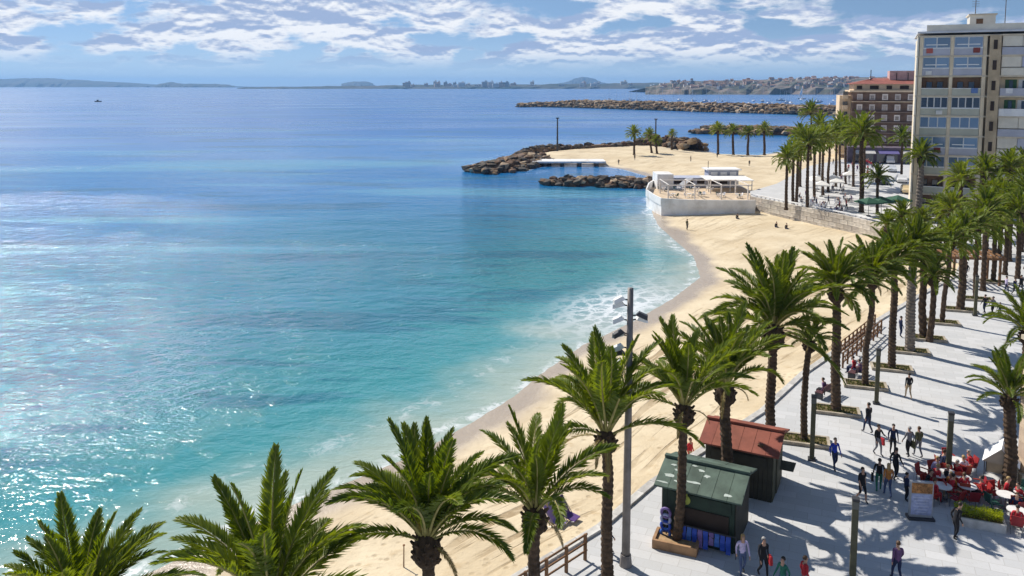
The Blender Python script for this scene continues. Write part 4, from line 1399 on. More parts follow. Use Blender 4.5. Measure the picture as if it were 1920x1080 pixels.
def kiosk(label, fl, fr, depth, wall_mats, roof_mat, eave=2.5, rise=0.45, patches=False):
    """fl, fr: front wall corners on the ground; planked walls, gable roof of panels"""
    fl, fr = Vector(fl), Vector(fr)
    w_ = (fr - fl).length
    an = math.atan2(fr.y - fl.y, fr.x - fl.x)
    root = thing('kiosk', label, 'kiosk', fl, an)
    MB().box((w_ / 2, depth / 2, eave / 2), (w_ - 0.1, depth - 0.1, eave - 0.02)).build('inner_wall', wall_mats[0], root)
    npl = int(w_ / 0.2)
    me_f = MB().box((0, 0, eave / 2), (w_ / npl * 0.95, 0.05, eave)).mesh('plank', wall_mats[0])
    nps = int(depth / 0.2)
    me_s = MB().box((0, 0, eave / 2), (0.05, depth / nps * 0.95, eave)).mesh('plank', wall_mats[1])
    for k in range(npl):
        for y in (-0.03, depth + 0.03):
            ob('plank', me_f, root, ((k + 0.5) * w_ / npl, y, 0))
    for k in range(nps):
        for x in (-0.03, w_ + 0.03):
            ob('plank', me_s, root, (x, (k + 0.5) * depth / nps, 0))
    for x in (-0.03, w_ + 0.03):
        MB().add([(x - .03, 0, eave), (x - .03, depth, eave), (x - .03, depth / 2, eave + rise), (x + .03, 0, eave), (x + .03, depth, eave), (x + .03, depth / 2, eave + rise)],
                 [(0, 2, 1), (3, 4, 5), (0, 3, 5, 2), (1, 2, 5, 4), (0, 1, 4, 3)]).build('gable', wall_mats[1], root)
    o_ = 0.34
    sl = rise / (depth / 2)
    rf = MB().box((w_ / 2, depth / 2, eave + rise + 0.10), (w_ + 2 * o_, 0.22, 0.10)).build('roof', roof_mat, root)
    npan = 6
    pw_ = (w_ + 2 * o_) / npan
    for sgn in (0, 1):
        for k in range(npan):
            x0 = -o_ + k * pw_ + 0.008
            x1 = x0 + pw_ - 0.016
            y_e, y_r = (-o_, depth / 2) if sgn == 0 else (depth + o_, depth / 2)
            z_e, z_r = eave - o_ * sl + 0.05, eave + rise + 0.05
            t_ = 0.07
            j = 0.006 * (k % 2)
            MB().add([(x0, y_e, z_e + j), (x1, y_e, z_e + j), (x1, y_r, z_r + j), (x0, y_r, z_r + j), (x0, y_e, z_e - t_), (x1, y_e, z_e - t_), (x1, y_r, z_r - t_), (x0, y_r, z_r - t_)],
                     [(0, 1, 2, 3) if sgn == 0 else (3, 2, 1, 0), (4, 7, 6, 5), (0, 4, 5, 1), (1, 5, 6, 2), (2, 6, 7, 3), (3, 7, 4, 0)]).build('roof_panel', roof_mat, rf)
    return root, w_, an


gfl, gfr = gp(1242, 1003), gp(1376, 1038)
k1, w1_, an1 = kiosk('dark green kiosk with a faded green roof beside the brown planter', gfl, gfr, 2.9, (green_w, dark_w), roof_green)
# flaked pale patches on the green roof
flake = vmat('roof_flake', (0.50, 0.56, 0.52), 0.8, 0.2, 3, 0.1)
sl = 0.45 / 1.45
for (x, y, sx, sy) in ((0.15, 0.35, 0.5, 0.2), (0.75, 0.12, 0.7, 0.14), (1.3, 0.25, 0.8, 0.13), (0.5, 0.75, 0.5, 0.12), (1.45, 1.0, 0.35, 0.14), (1.1, 1.2, 0.3, 0.1), (2.8, -0.05, 0.4, 0.18), (0.2, 1.0, 0.3, 0.12), (1.75, 0.75, 0.3, 0.2), (0.0, -0.1, 0.6, 0.1)):
    f_ = []
    n = 9
    for k in range(n):
        a = 2 * math.pi * k / n
        rr = 0.5 * random.uniform(0.6, 1.15)
        xx, yy = x + sx * rr * math.cos(a), y + sy * rr * math.sin(a)
        f_.append((xx, yy, 2.5 + 0.05 + yy * sl + 0.012))
    MB().add(f_, [tuple(range(n))]).build('paint_patch', flake, k1)
# shop opening, counter and emblem on the front
MB().box((1.9, -0.075, 1.15), (2.0, 0.04, 0.9)).build('serving_hatch', dark_in, k1)
MB().box((1.9, -0.22, 0.66), (2.2, 0.34, 0.06)).build('counter', dark_w, k1)
MB().box((1.7, -0.08, 1.95), (2.6, 0.05, 0.5)).build('fascia_board', green_w, k1)
em = MB()
em.tube([(0, 0, 0), (0, -0.03, 0)], 0.2, 16)
em.box((0, -0.015, 0.22), (0.14, 0.03, 0.14))
em.build('emblem', vmat('emblem_yellow', (0.45, 0.50, 0.10), 0.6, 0.2, 6, 0), k1, (1.05, -0.11, 1.95))

rfr = gp(1446, 942)
rd = Vector((math.cos(an1), math.sin(an1), 0))
k2, w2_, an2 = kiosk('dark kiosk with a plain red roof behind the green-roofed one', rfr - rd * 3.15, rfr, 2.9, (dark_w, olive_w), roof_red)
MB().box((1.6, -0.08, 1.9), (2.6, 0.05, 0.5)).build('fascia_board', dark_w, k2)
MB().box((w2_ + 0.09, 1.4, 1.1), (0.05, 1.2, 2.0)).build('door', olive_w, k2)
MB().box((w2_ + 0.4, 2.2, 0.95), (0.7, 1.0, 0.05)).build('side_flap', olive_w, k2)
MB().box((2.55, 0.25, 2.63), (0.28, 0.2, 0.06)).build('roof_vent', wood_b, k2)

# goods hung and stacked in front of the green kiosk
blue_ms = [vmat('goods_%d' % k, c_, 0.5, 0.15, 3, 0) for k, c_ in enumerate(((0.02, 0.07, 0.42), (0.015, 0.04, 0.24), (0.04, 0.13, 0.45), (0.16, 0.11, 0.30), (0.32, 0.36, 0.55), (0.03, 0.11, 0.22)))]
kx = Matrix.Rotation(an1, 3, 'Z')


def kpos(x, y, z=0.0):
    return gfl + kx @ Vector((x, y, z))


for k in range(9):
    x = 1.05 + k * 0.24
    h_ = random.uniform(0.55, 0.85)
    r0 = thing('beach_towel', '%s blue towel from the left in the row hung across the kiosk front' % ORD[k], 'towel', kpos(x, -0.42, 0.0), an1, 'blue towels hung across the kiosk front')
    zt = 0.92
    pts, fs = [], []
    for j in range(7):
        z = zt - h_ * j / 6
        yy = 0.03 * math.sin(j * 1.3 + k)
        pts += [(-0.1 + 0.01 * math.sin(j + k), yy, z), (0.1, yy + 0.015, z), (0.1, yy + 0.04, z), (-0.1, yy + 0.03, z)]
    for j in range(6):
        for q in range(4):
            q2 = (q + 1) % 4
            fs.append((j * 4 + q, j * 4 + q2, j * 4 + 4 + q2, j * 4 + 4 + q))
    fs += [(3, 2, 1, 0), (24, 25, 26, 27)]
    MB().add(pts, fs).build('cloth', blue_ms[(k * 2 + k // 3) % 4 if k % 4 else 0], r0)
    MB().tube([(-0.13, 0.02, zt), (0.13, 0.02, zt)], 0.015, 5).build('hanger', dk, r0)
rail0 = thing('display_rail', 'low dark rail carrying the blue towels before the kiosk', 'rail', kpos(1.0, -0.42), an1)
MB().tube([(-0.1, 0.02, 0.96), (2.3, 0.02, 0.96)], 0.02, 6).build('bar', dk, rail0)
for x in (-0.1, 2.3):
    MB().tube([(x, 0.02, 0), (x, 0.02, 0.96)], 0.02, 6).build('upright', dk, rail0)
st = thing('swim_ring_stand', 'stand of blue and lilac inflatable rings at the kiosk corner', 'display stand', kpos(0.25, -0.3), an1)
MB().tube([(0, 0, 0), (0, 0, 1.45)], 0.025, 6).build('pole', dk, st)
MB().box((0, 0, 0.03), (0.4, 0.4, 0.06)).build('foot', dk, st)
for k, z in enumerate((0.35, 0.7, 1.02, 1.3)):
    ring = MB()
    R_, r_ = 0.2, 0.07
    vv, ff = [], []
    for i in range(14):
        for j in range(6):
            a, b_ = 2 * math.pi * i / 14, 2 * math.pi * j / 6
            vv.append(((R_ + r_ * math.cos(b_)) * math.cos(a), r_ * math.sin(b_) - 0.1, z + (R_ + r_ * math.cos(b_)) * math.sin(a)))
    for i in range(14):
        for j in range(6):
            ff.append((i * 6 + j, ((i + 1) % 14) * 6 + j, ((i + 1) % 14) * 6 + (j + 1) % 6, i * 6 + (j + 1) % 6))
    ring.add(vv, ff).build('swim_ring', blue_ms[(2, 0, 4, 3)[k]], st, smooth=True)

# ------------------------------------------------------------------ information totem
p = gp(1725, 972)
tot = thing('info_totem', 'upright grey-blue information board with an orange picture on top', 'sign', p, R(-8))
fr_m = vmat('totem_frame', (0.35, 0.36, 0.38), 0.5, 0.15, 2, 0)
MB().box((0, 0, 0.05), (1.15, 0.5, 0.1)).build('base', dk, tot)
MB().box((0, 0, 0.95), (1.0, 0.16, 1.7)).build('board', fr_m, tot)
MB().box((0, -0.085, 0.72), (0.9, 0.02, 1.0)).build('text_panel', vmat('totem_blue', (0.34, 0.38, 0.56), 0.5, 0.25, 5, 0), tot)
pic = MB().box((0, -0.085, 1.5), (0.9, 0.02, 0.48)).build('picture_panel', vmat('totem_orange', (0.42, 0.19, 0.06), 0.5, 0.7, 6, 0), tot)
for k in range(6):
    MB().box((-0.02, -0.098, 1.05 - k * 0.14), (0.72 - (k % 3) * 0.12, 0.006, 0.035)).build('text_line', vmat('totem_line', (0.52, 0.55, 0.68), 0.5, 0.2, 5, 0), tot)

# ------------------------------------------------------------------ hedge planter
p = gp(1833, 984)
hp = thing('hedge_planter', 'long stone planter filled with bright yellow-green hedge', 'planter', p, R(-22))
for dx, dy, sx, sy in ((0, -0.4, 2.1, 0.1), (0, 0.4, 2.1, 0.1), (-1.0, 0, 0.1, 0.7), (1.0, 0, 0.1, 0.7)):
    MB().box((dx, dy, 0.21), (sx, sy, 0.42)).build('side', kerb_m, hp)
MB().box((0, 0, 0.18), (1.9, 0.7, 0.34)).build('soil', soil_m, hp)
hg = MB()
for k in range(3200):
    x, y = grs.uniform(-.95, .95), grs.uniform(-.34, .34)
    z = 0.36 + grs.random() ** 0.5 * (0.42 + 0.06 * math.sin(x * 7))
    a = Vector((grs.uniform(-1, 1), grs.uniform(-1, 1), grs.uniform(-.4, 1))).normalized()
    b_ = a.cross(Vector((0.3, 0.5, 0.8))).normalized()
    c_ = Vector((x, y, z))
    hg.add([c_ - b_ * 0.025, c_ + a * 0.04, c_ + b_ * 0.025, c_ + a * 0.09], [(0, 1, 3, 2)])
hg.build('hedge', leaf_mat('hedge_leaf', (0.24, 0.32, 0.012), (0.46, 0.50, 0.03), 0.35), hp)['kind'] = 'stuff'

# ------------------------------------------------------------------ white tent stall
p = gp(1876, 900)
tn = thing('market_tent', 'small white peaked tent at the right edge behind the cafe', 'tent', p, R(-35), None, 0.7)
canv = vmat('tent_canvas', (0.82, 0.82, 0.82), 0.8, 0.06, 1, 0)
canv_shade = vmat('tent_side_shade', (0.50, 0.42, 0.31), 0.85, 0.15, 1, 0)  # white canvas in shade, painted beige on gable, side and back
for x in (-1.0, 1.0):
    for y in (-0.9, 0.9):
        MB().tube([(x, y, 0), (x, y, 1.75)], 0.035, 6).build('tent_pole', dk, tn)
for sg in (-1, 1):
    MB().add([(sg * 1.15, -1.1, 1.6), (sg * 1.15, 1.1, 1.6), (0, 1.1, 2.75), (0, -1.1, 2.75), (sg * 1.15, -1.1, 1.56), (sg * 1.15, 1.1, 1.56), (0, 1.1, 2.71), (0, -1.1, 2.71)],
             [(0, 1, 2, 3), (7, 6, 5, 4), (0, 4, 5, 1), (0, 3, 7, 4), (1, 5, 6, 2)]).build('roof_sheet', canv, tn)
MB().add([(-1.1, -1.05, 1.58), (1.1, -1.05, 1.58), (0, -1.05, 2.68), (-1.1, -1.02, 1.58), (1.1, -1.02, 1.58), (0, -1.02, 2.68)], [(0, 1, 2), (5, 4, 3), (0, 3, 4, 1), (1, 4, 5, 2), (2, 5, 3, 0)]).build('gable_sheet', canv_shade, tn)
MB().box((1.02, 0, 0.8), (0.03, 1.9, 1.55)).build('side_sheet', canv_shade, tn)
MB().box((0, 0.92, 0.8), (2.0, 0.03, 1.55)).build('back_sheet', canv_shade, tn)

# ------------------------------------------------------------------ cafe chairs and tables
red_m = vmat('chair_red', (0.34, 0.03, 0.025), 0.5, 0.2, 3, 0, randobj=0.25)
leg_m = vmat('chair_leg', (0.25, 0.25, 0.26), 0.4, 0.1, 3, 0, metal=0.5)
tbl_m = vmat('table_top', (0.72, 0.70, 0.68), 0.5, 0.1, 3, 0)
white_ch = vmat('chair_white', (0.80, 0.80, 0.82), 0.5, 0.08, 3, 0)
CH = {}
for nm, mt in (('red', red_m), ('white', white_ch), ('green', vmat('chair_green', (0.03, 0.10, 0.075), 0.5, 0.2, 3, 0))):
    CH[nm] = [('seat', MB().box((0, 0, 0.44), (0.46, 0.44, 0.06), 0, 0, 0.94).mesh('seat', mt)),
              ('backrest', MB().add([(-.22, .2, .48), (.22, .2, .48), (.24, .29, .92), (-.24, .29, .92), (-.22, .24, .48), (.22, .24, .48), (.24, .33, .92), (-.24, .33, .92)],
                                    [(0, 1, 2, 3), (7, 6, 5, 4), (0, 4, 5, 1), (1, 5, 6, 2), (2, 6, 7, 3), (3, 7, 4, 0)]).mesh('backrest', mt)),
              ('armrest', MB().box((-.24, .02, .66), (.05, .42, .04)).mesh('armrest', mt)), ('armrest', MB().box((.24, .02, .66), (.05, .42, .04)).mesh('armrest', mt))]
    for sx in (-.2, .2):
        for sy in (-.18, .2):
            CH[nm].append(('leg', MB().tube([(sx * 1.1, sy * 1.1, 0), (sx, sy, 0.42)], 0.02, 5).mesh('leg', leg_m)))
TB = [('table_top', MB().tube([(0, 0, 0.71), (0, 0, 0.75)], 0.42, 18).mesh('table_top', tbl_m)), ('stem', MB().tube([(0, 0, 0.05), (0, 0, 0.71)], 0.035, 8).mesh('stem', leg_m)), ('foot', MB().tube([(0, 0, 0), (0, 0, 0.05)], [0.26, 0.2], 14).mesh('foot', leg_m))]


def chair(kind, loc, rz, label, group):
    r_ = thing('cafe_chair', label, 'chair', loc, rz, group)
    for nm, me in CH[kind]:
        ob(nm, me, r_)
    return r_


def table(loc, label, group):
    r_ = thing('cafe_table', label, 'table', loc, 0, group)
    for nm, me in TB:
        ob(nm, me, r_)
    return r_


cafe_tables = [gp(1766, 938), gp(1802, 922), gp(1775, 912), gp(1905, 985), (gp(1885, 955)), gp(1917, 950), gp(1792, 888), gp(1757, 915), gp(1812, 938)]
SEATS = []
for ti, p in enumerate(cafe_tables):
    table(p, '%s round pale cafe table from the left among the red chairs' % ORD[(1, 4, 2, 7, 6, 8, 3, 0, 5)[ti]], 'cafe tables among red chairs')
    for k in range(4):
        a = 0.5 + ti * 0.7 + k * math.pi / 2
        q = p + Vector((math.cos(a), math.sin(a), 0)) * 0.72
        kind = 'red' if ti < 3 or ti > 5 or k % 2 else 'green'
        chair(kind, q, a - math.pi / 2, 'red cafe chair at one of the round tables near the lamp post' if kind == 'red' else 'dark green cafe chair at the right edge', kind + ' cafe chairs')
        SEATS.append((q, a - math.pi / 2))

# ------------------------------------------------------------------ benches on the promenade
slat_m = vmat('bench_slat', (0.13, 0.055, 0.06), 0.7, 0.25, 3, 0.1)


def bench(u, v, rz, lb):
    r_ = thing('park_bench', lb, 'bench', gp(u, v), rz, 'slatted benches along the promenade')
    for k in range(4):
        MB().box((0, -0.2 + k * 0.13, 0.45), (1.9, 0.1, 0.04)).build('seat_slat', slat_m, r_)
    for k in range(3):
        MB().box((0, 0.27 + k * 0.03, 0.58 + k * 0.13), (1.9, 0.04, 0.1)).build('back_slat', slat_m, r_)
    for x in (-.8, .8):
        MB().box((x, -0.02, 0.215), (0.08, 0.5, 0.43)).build('leg', dk, r_)
        MB().box((x, 0.33, 0.62), (0.06, 0.05, 0.5)).build('back_support', dk, r_)


bench(1546, 742, R(-135), 'dark slatted bench beside the bushy dark palm')
bench(1606, 705, R(-135), 'dark slatted bench at the foot of the ramp railing')

# ------------------------------------------------------------------ sun loungers on the sand
lil = vmat('lounger_lilac', (0.24, 0.17, 0.42), 0.8, 0.15, 3, 0)
dpu = vmat('lounger_purple', (0.10, 0.05, 0.20), 0.8, 0.2, 3, 0)
for u, v, rz, mt, lb in ((1042, 985, R(60), lil, 'lilac canvas beach chair on the sand by the railing'), (1066, 975, R(55), dpu, 'dark purple canvas beach chair right of the lilac one')):
    p = on_sand(u, v)
    r_ = thing('beach_chair', lb, 'beach chair', p, rz, 'canvas beach chairs')
    MB().add([(-.3, -.5, .22), (.3, -.5, .22), (.3, .1, .3), (-.3, .1, .3), (-.3, -.5, .18), (.3, -.5, .18), (.3, .1, .26), (-.3, .1, .26)], [(0, 1, 2, 3), (7, 6, 5, 4), (0, 4, 5, 1), (1, 5, 6, 2), (2, 6, 7, 3), (3, 7, 4, 0)]).build('seat', mt, r_)
    MB().add([(-.3, .1, .3), (.3, .1, .3), (.32, .55, 1.05), (-.32, .55, 1.05), (-.3, .15, .26), (.3, .15, .26), (.32, .6, 1.03), (-.32, .6, 1.03)], [(0, 1, 2, 3), (7, 6, 5, 4), (0, 4, 5, 1), (1, 5, 6, 2), (2, 6, 7, 3), (3, 7, 4, 0)]).build('backrest', mt, r_)
    for x in (-.31, .31):
        MB().tube([(x, -.5, .2), (x, .6, -.1)], .02, 5).build('leg', leg_m, r_)
        MB().tube([(x, .45, .85), (x, -.3, -.1)], .02, 5).build('leg', leg_m, r_)

# ------------------------------------------------------------------ boats
boat_w = vmat('boat_white', (0.78, 0.78, 0.78), 0.4, 0.08, 1, 0)
mastw = vmat('mast_white', (0.70, 0.70, 0.72), 0.4, 0.08, 1, 0)
sail_m = vmat('sail', (0.82, 0.82, 0.82), 0.8, 0.06, 1, 0)
sec = [(-1, 0.55, 0.6), (-.4, 1.0, 0.62), (.3, .9, 0.66), (.8, .4, .75), (1, .03, .85)]
hv, hf = [], []
for x, w_, h_ in sec:
    hv += [(x * 5, -w_ * 1.5, h_ * 2.0), (x * 4.8, -w_ * .9, 0.2), (x * 4.7, 0, -.3), (x * 4.8, w_ * .9, 0.2), (x * 5, w_ * 1.5, h_ * 2.0)]
for i in range(4):
    for j in range(5):
        j2 = (j + 1) % 5
        hf.append((i * 5 + j, i * 5 + j2, i * 5 + 5 + j2, i * 5 + 5 + j))
hf += [(0, 1, 2, 3, 4), (24, 23, 22, 21, 20)]
hull_me = MB().add(hv, hf).mesh('hull', boat_w)
cab_me = MB().box((-.3, 0, 1.75), (3.6, 1.7, .9), 0, 0, .8).mesh('cabin', mastw)
mast_me = MB().tube([(0.6, 0, 1.2), (0.6, 0, 13.5)], [.12, .07], 6).mesh('mast', mastw)
boom_me = MB().tube([(0.6, 0, 2.6), (-3.6, 0, 2.5)], .16, 6).mesh('boom', vmat('sail_cover', (0.05, 0.10, 0.3), 0.7, 0.1, 1, 0))
brs = random.Random(77)
for k in range(46):
    u = brs.uniform(1130, 1570)
    Y = brs.uniform(830, 1150)
    r_ = thing('moored_yacht', 'white yacht with bare mast moored behind the harbour wall', 'boat', ((u - 960) / F * Y, Y, SEA + 0.2), brs.uniform(0, 6.28), 'yachts moored in the harbour', brs.uniform(0.9, 1.5))
    ob('hull', hull_me, r_)
    ob('cabin', cab_me, r_)
    ob('mast', mast_me, r_)
    ob('boom', boom_me, r_)
p = gp(184, 191, SEA)
bt = thing('fishing_boat', 'tiny dark boat alone on the far water at the left', 'boat', p, 0.6, None, 0.9)
MB().add(hv, hf).build('hull', dk, bt)
MB().box((-.8, 0, 2.2), (2.2, 1.6, 1.9)).build('wheelhouse', dark_in, bt)
MB().tube([(.6, 0, 1), (.6, 0, 4.5)], .1, 6).build('mast', dk, bt)
p = gp(1503, 186, SEA)
sb_ = thing('sailing_boat', 'small boat with a raised white sail beyond the harbour wall', 'boat', p, 0.3, None, 1.6)
ob('hull', hull_me, sb_)
ob('mast', mast_me, sb_)
MB().add([(.4, -.05, 2.6), (-3.6, -.05, 2.6), (.4, -.05, 13), (.4, .05, 2.6), (-3.6, .05, 2.6), (.4, .05, 13)], [(0, 1, 2), (5, 4, 3), (0, 3, 4, 1), (1, 4, 5, 2), (2, 5, 3, 0)]).build('sail', sail_m, sb_)

# ------------------------------------------------------------------ cars by the far promenade
tyre = vmat('tyre', (0.02, 0.02, 0.02), 0.8, 0.1, 3, 0)


def car(u, v, rz, colr, lb, van=False):
    r_ = thing('parked_van' if van else 'parked_car', lb, 'van' if van else 'car', gp(u, v), rz, 'vehicles by the far promenade')
    mt = vmat('carpaint_%.2f_%.2f' % colr[:2], colr, 0.3, 0.05, 1, 0, spec=0.6)
    L, W = (5.0, 1.95) if van else (4.3, 1.75)
    side = [(-L / 2, .35), (L / 2, .35), (L / 2, .8), (L / 2 - .2, .95), (L * .22, 1.05), (L * .08, 1.5), (-L * .3, 1.52), (-L / 2 + .1, 1.0), (-L / 2, .8)]
    if van:
        side = [(-L / 2, .35), (L / 2, .35), (L / 2, .9), (L / 2 - .5, 1.2), (L / 2 - 1.2, 2.0), (-L / 2 + .05, 2.1), (-L / 2, 1.2)]
    n = len(side)
    vv = [(x, -W / 2 * (1 if z < 1.05 else .86), z) for x, z in side] + [(x, W / 2 * (1 if z < 1.05 else .86), z) for x, z in side]
    ff = [tuple(range(n)), tuple(range(2 * n - 1, n - 1, -1))] + [((i + 1) % n, i, n + i, n + (i + 1) % n) for i in range(n)]
    body = MB().add(vv, ff).build('body', mt, r_)
    for sg in (-1, 1):
        MB().box((-L * .1 if not van else L * .22, sg * W * .455, 1.25 if not van else 1.5), (L * .32 if not van else L * .16, .04, .34 if not van else .5)).build('side_window', glass_d, r_)
        for x in (-L * .31, L * .31):
            w_ = MB().tube([(x, sg * (W / 2 - .2), .33), (x, sg * (W / 2 + .01), .33)], .33, 14).build('wheel', tyre, r_)
            MB().tube([(x, sg * (W / 2 + .005), .33), (x, sg * (W / 2 + .03), .33)], .19, 10).build('rim', leg_m, w_)
        MB().box((L / 2 - .02, sg * W * .35, .72), (.08, .3, .16)).build('headlight', glass_mat('lens', (0.5, 0.52, 0.5)), r_)
    return r_


car(1690, 342, R(-110), (0.75, 0.75, 0.75), 'white car parked before the hotel corner')
car(1672, 322, R(-110), (0.60, 0.62, 0.66), 'silver car parked beyond the white car')
car(1668, 306, R(-110), (0.72, 0.70, 0.70), 'white van parked under the brown block', van=True)
car(1700, 362, R(-110), (0.70, 0.55, 0.32), 'cream car parked nearest the hotel corner')
car(1655, 345, R(-110), (0.05, 0.06, 0.08), 'dark car parked left of the white car')

# ------------------------------------------------------------------ far terrace: parasols, tables, kiosk
umb_g = vmat('parasol_green', (0.03, 0.10, 0.06), 0.8, 0.1, 2, 0)
umb_w = vmat('parasol_white', (0.78, 0.77, 0.75), 0.8, 0.06, 2, 0)


def parasol(u, v, mt, lb, grp, w_=3.0):
    r_ = thing('parasol', lb, 'parasol', gp(u, v), random.uniform(-.4, .4), grp)
    MB().tube([(0, 0, 0), (0, 0, 2.75)], .04, 6).build('pole', leg_m, r_)
    h_ = w_ / 2
    vv = [(-h_, -h_, 2.2), (h_, -h_, 2.2), (h_, h_, 2.2), (-h_, h_, 2.2), (0, 0, 2.9), (-h_, -h_, 2.0), (h_, -h_, 2.0), (h_, h_, 2.0), (-h_, h_, 2.0), (0, 0, 2.86)]
    MB().add(vv, [(0, 1, 4), (1, 2, 4), (2, 3, 4), (3, 0, 4), (0, 5, 6, 1), (1, 6, 7, 2), (2, 7, 8, 3), (3, 8, 5, 0), (9, 6, 5), (9, 7, 6), (9, 8, 7), (9, 5, 8)]).build('canopy', mt, r_)
    MB().tube([(0, 0, 0), (0, 0, .12)], .35, 10).build('foot', dk, r_)


for u, v in ((1628, 405), (1652, 403), (1682, 400)):
    parasol(u, v, umb_g, 'dark green parasol beside the small pale green palm', 'green parasols on the far terrace')
trs = random.Random(9)
for k in range(6):
    parasol(trs.uniform(1530, 1600), trs.uniform(345, 372), umb_w, 'white parasol on the far terrace under the palm grove', 'white parasols on the far terrace', 2.6)
FARSEAT = []
for k in range(14):
    p = gp(trs.uniform(1505, 1598), trs.uniform(372, 402))
    table(p, 'small white table on the far terrace behind the balustrade', 'far terrace tables')
    for j in range(3):
        a = trs.uniform(0, 6.28)
        q = p + Vector((math.cos(a), math.sin(a), 0)) * .75
        chair('white', q, a - math.pi / 2, 'white chair on the far terrace behind the balustrade', 'far terrace chairs')
        FARSEAT.append((q, a - math.pi / 2))
for k in range(9):
    q = Vector((A.x + 4.4 + (k % 5) * 2.9, A.y + 4.0 + (k // 5) * 8.5 + trs.uniform(-.8, .8), zd + 0.03))
    table(q, 'small table on the white beach restaurant deck', 'restaurant deck tables')
    for j in range(3):
        a = trs.uniform(0, 6.28)
        chair('white' if j else 'green', q + Vector((math.cos(a), math.sin(a), 0)) * .75, a - math.pi / 2, 'chair drawn up to a table on the white beach restaurant deck', 'restaurant deck chairs')

# ================================================================== PEOPLE
def build_body(name, stride=0.0, arm=0.0, sit=False, bend=0.0, arm_up=0.0):
    """one skinned body, facing -Y, 1.72 m"""
    j, r, e, lab = [], [], [], []

    def jv(p, rx, ry=None):
        j.append(Vector(p))
        r.append((rx, ry or rx))
        return len(j) - 1

    def link(a, b, region):
        e.append((a, b))
        lab.append(region)
    hz0 = 0.93 if not sit else 0.50
    fw = Vector((0, -1, 0))
    pel = jv((0, 0, hz0), .135, .11)
    sp1 = jv((0, -.02 * bend, hz0 + .18), .125, .10)
    ch = jv((0, -.10 * bend, hz0 + .38), .155, .105)
    nk = jv((0, -.16 * bend - .01, hz0 + .53), .055)
    hb = jv((0, -.18 * bend - .025, hz0 + .60), .066, .075)
    hm_ = jv((0, -.19 * bend - .03, hz0 + .68), .078, .095)
    ht = jv((0, -.19 * bend - .01, hz0 + .765), .055, .07)
    link(pel, sp1, 1)
    link(sp1, ch, 1)
    link(ch, nk, 0)
    link(nk, hb, 0)
    link(hb, hm_, 0)
    link(hm_, ht, 0)
    nose = jv((0, -.19 * bend - .135, hz0 + .665), .012)
    link(hm_, nose, 0)
    for sg in (-1, 1):
        s = sg * stride
        sh_ = jv((sg * .175, -.10 * bend, hz0 + .46), .06)
        link(ch, sh_, 1)
        up = arm_up if sg > 0 else 0.0
        el = jv((sg * (.235 + .02 * up), .18 * s * arm + .03 - .15 * up, hz0 + .20 + .05 * up), .044)
        wr = jv((sg * (.245 - .06 * up), .34 * s * arm - .08 - .30 * up, hz0 - .03 + .28 * up), .030)
        hd = jv((sg * (.243 - .06 * up), .38 * s * arm - .11 - .37 * up, hz0 - .12 + .34 * up), .034, .022)
        ft = jv((sg * (.238 - .06 * up), .40 * s * arm - .12 - .44 * up, hz0 - .20 + .36 * up), .018, .014)
        th = jv((sg * (.215 - .06 * up), .39 * s * arm - .16 - .40 * up, hz0 - .13 + .34 * up), .011)
        link(sh_, el, 1)
        link(el, wr, 4)
        link(wr, hd, 0)
        link(hd, ft, 0)
        link(hd, th, 0)
        hp_ = jv((sg * .092, 0, hz0 - .05), .095, .10)
        link(pel, hp_, 2)
        if sit:
            kn = jv((sg * .11, -.44, .50), .066)
            an_ = jv((sg * .11, -.42, .09), .043)
            to = jv((sg * .12, -.58, .04), .035)
        else:
            kn = jv((sg * .10, -.10 * s - .06 - .05 * abs(stride), .50), .062)
            an_ = jv((sg * .095, -.36 * s + .02, .09 + (.06 if s < 0 else 0)), .042)
            to = jv((sg * .10, -.36 * s - .14, .04 + (.01 if s < 0 else 0)), .036)
        link(hp_, kn, 2)
        link(kn, an_, 5)
        link(an_, to, 3)
    me = bpy.data.meshes.new(name + '_cage')
    me.from_pydata([tuple(p) for p in j], e, [])
    o = bpy.data.objects.new(name + '_cage', me)
    col.objects.link(o)
    md = o.modifiers.new('skin', 'SKIN')
    for i, sv in enumerate(me.skin_vertices[0].data):
        sv.radius = r[i]
        sv.use_root = (i == 0)
    md.use_smooth_shade = True
    ss = o.modifiers.new('sub', 'SUBSURF')
    ss.levels = ss.render_levels = 1
    bpy.context.view_layer.update()
    dg = bpy.context.evaluated_depsgraph_get()
    out = bpy.data.meshes.new_from_object(o.evaluated_get(dg))
    out.name = 'body'
    bpy.data.objects.remove(o)
    bpy.data.meshes.remove(me)
    segs = [(j[a], j[b], lb, max(r[a][0], r[b][0])) for (a, b), lb in zip(e, lab)]
    idx = []
    for pl in out.polygons:
        c_ = pl.center
        best, bl = 1e9, 0
        for a, b, lb, rr in segs:
            d = b - a
            t_ = max(0, min(1, (c_ - a).dot(d) / d.length_squared))
            q = (c_ - (a + d * t_)).length / (rr + .02)
            if q < best:
                best, bl = q, lb
        idx.append(bl)
    out.materials.clear()
    for k in range(6):
        out.materials.append(None)
    out.polygons.foreach_set('material_index', idx)
    out.polygons.foreach_set('use_smooth', [True] * len(out.polygons))
    out['hz0'] = hz0
    out['hb'] = bend
    return out


BODY = {'walk': build_body('walk', 0.62, 0.7), 'walk2': build_body('walk2', -0.5, 0.6), 'stand': build_body('stand', 0.12, 0.3), 'hold': build_body('hold', 0.5, 0.4, arm_up=1.0),
        'sit': build_body('sit', 0.1, 0.2, sit=True, bend=0.5), 'stoop': build_body('stoop', 0.3, 0.4, bend=1.0)}


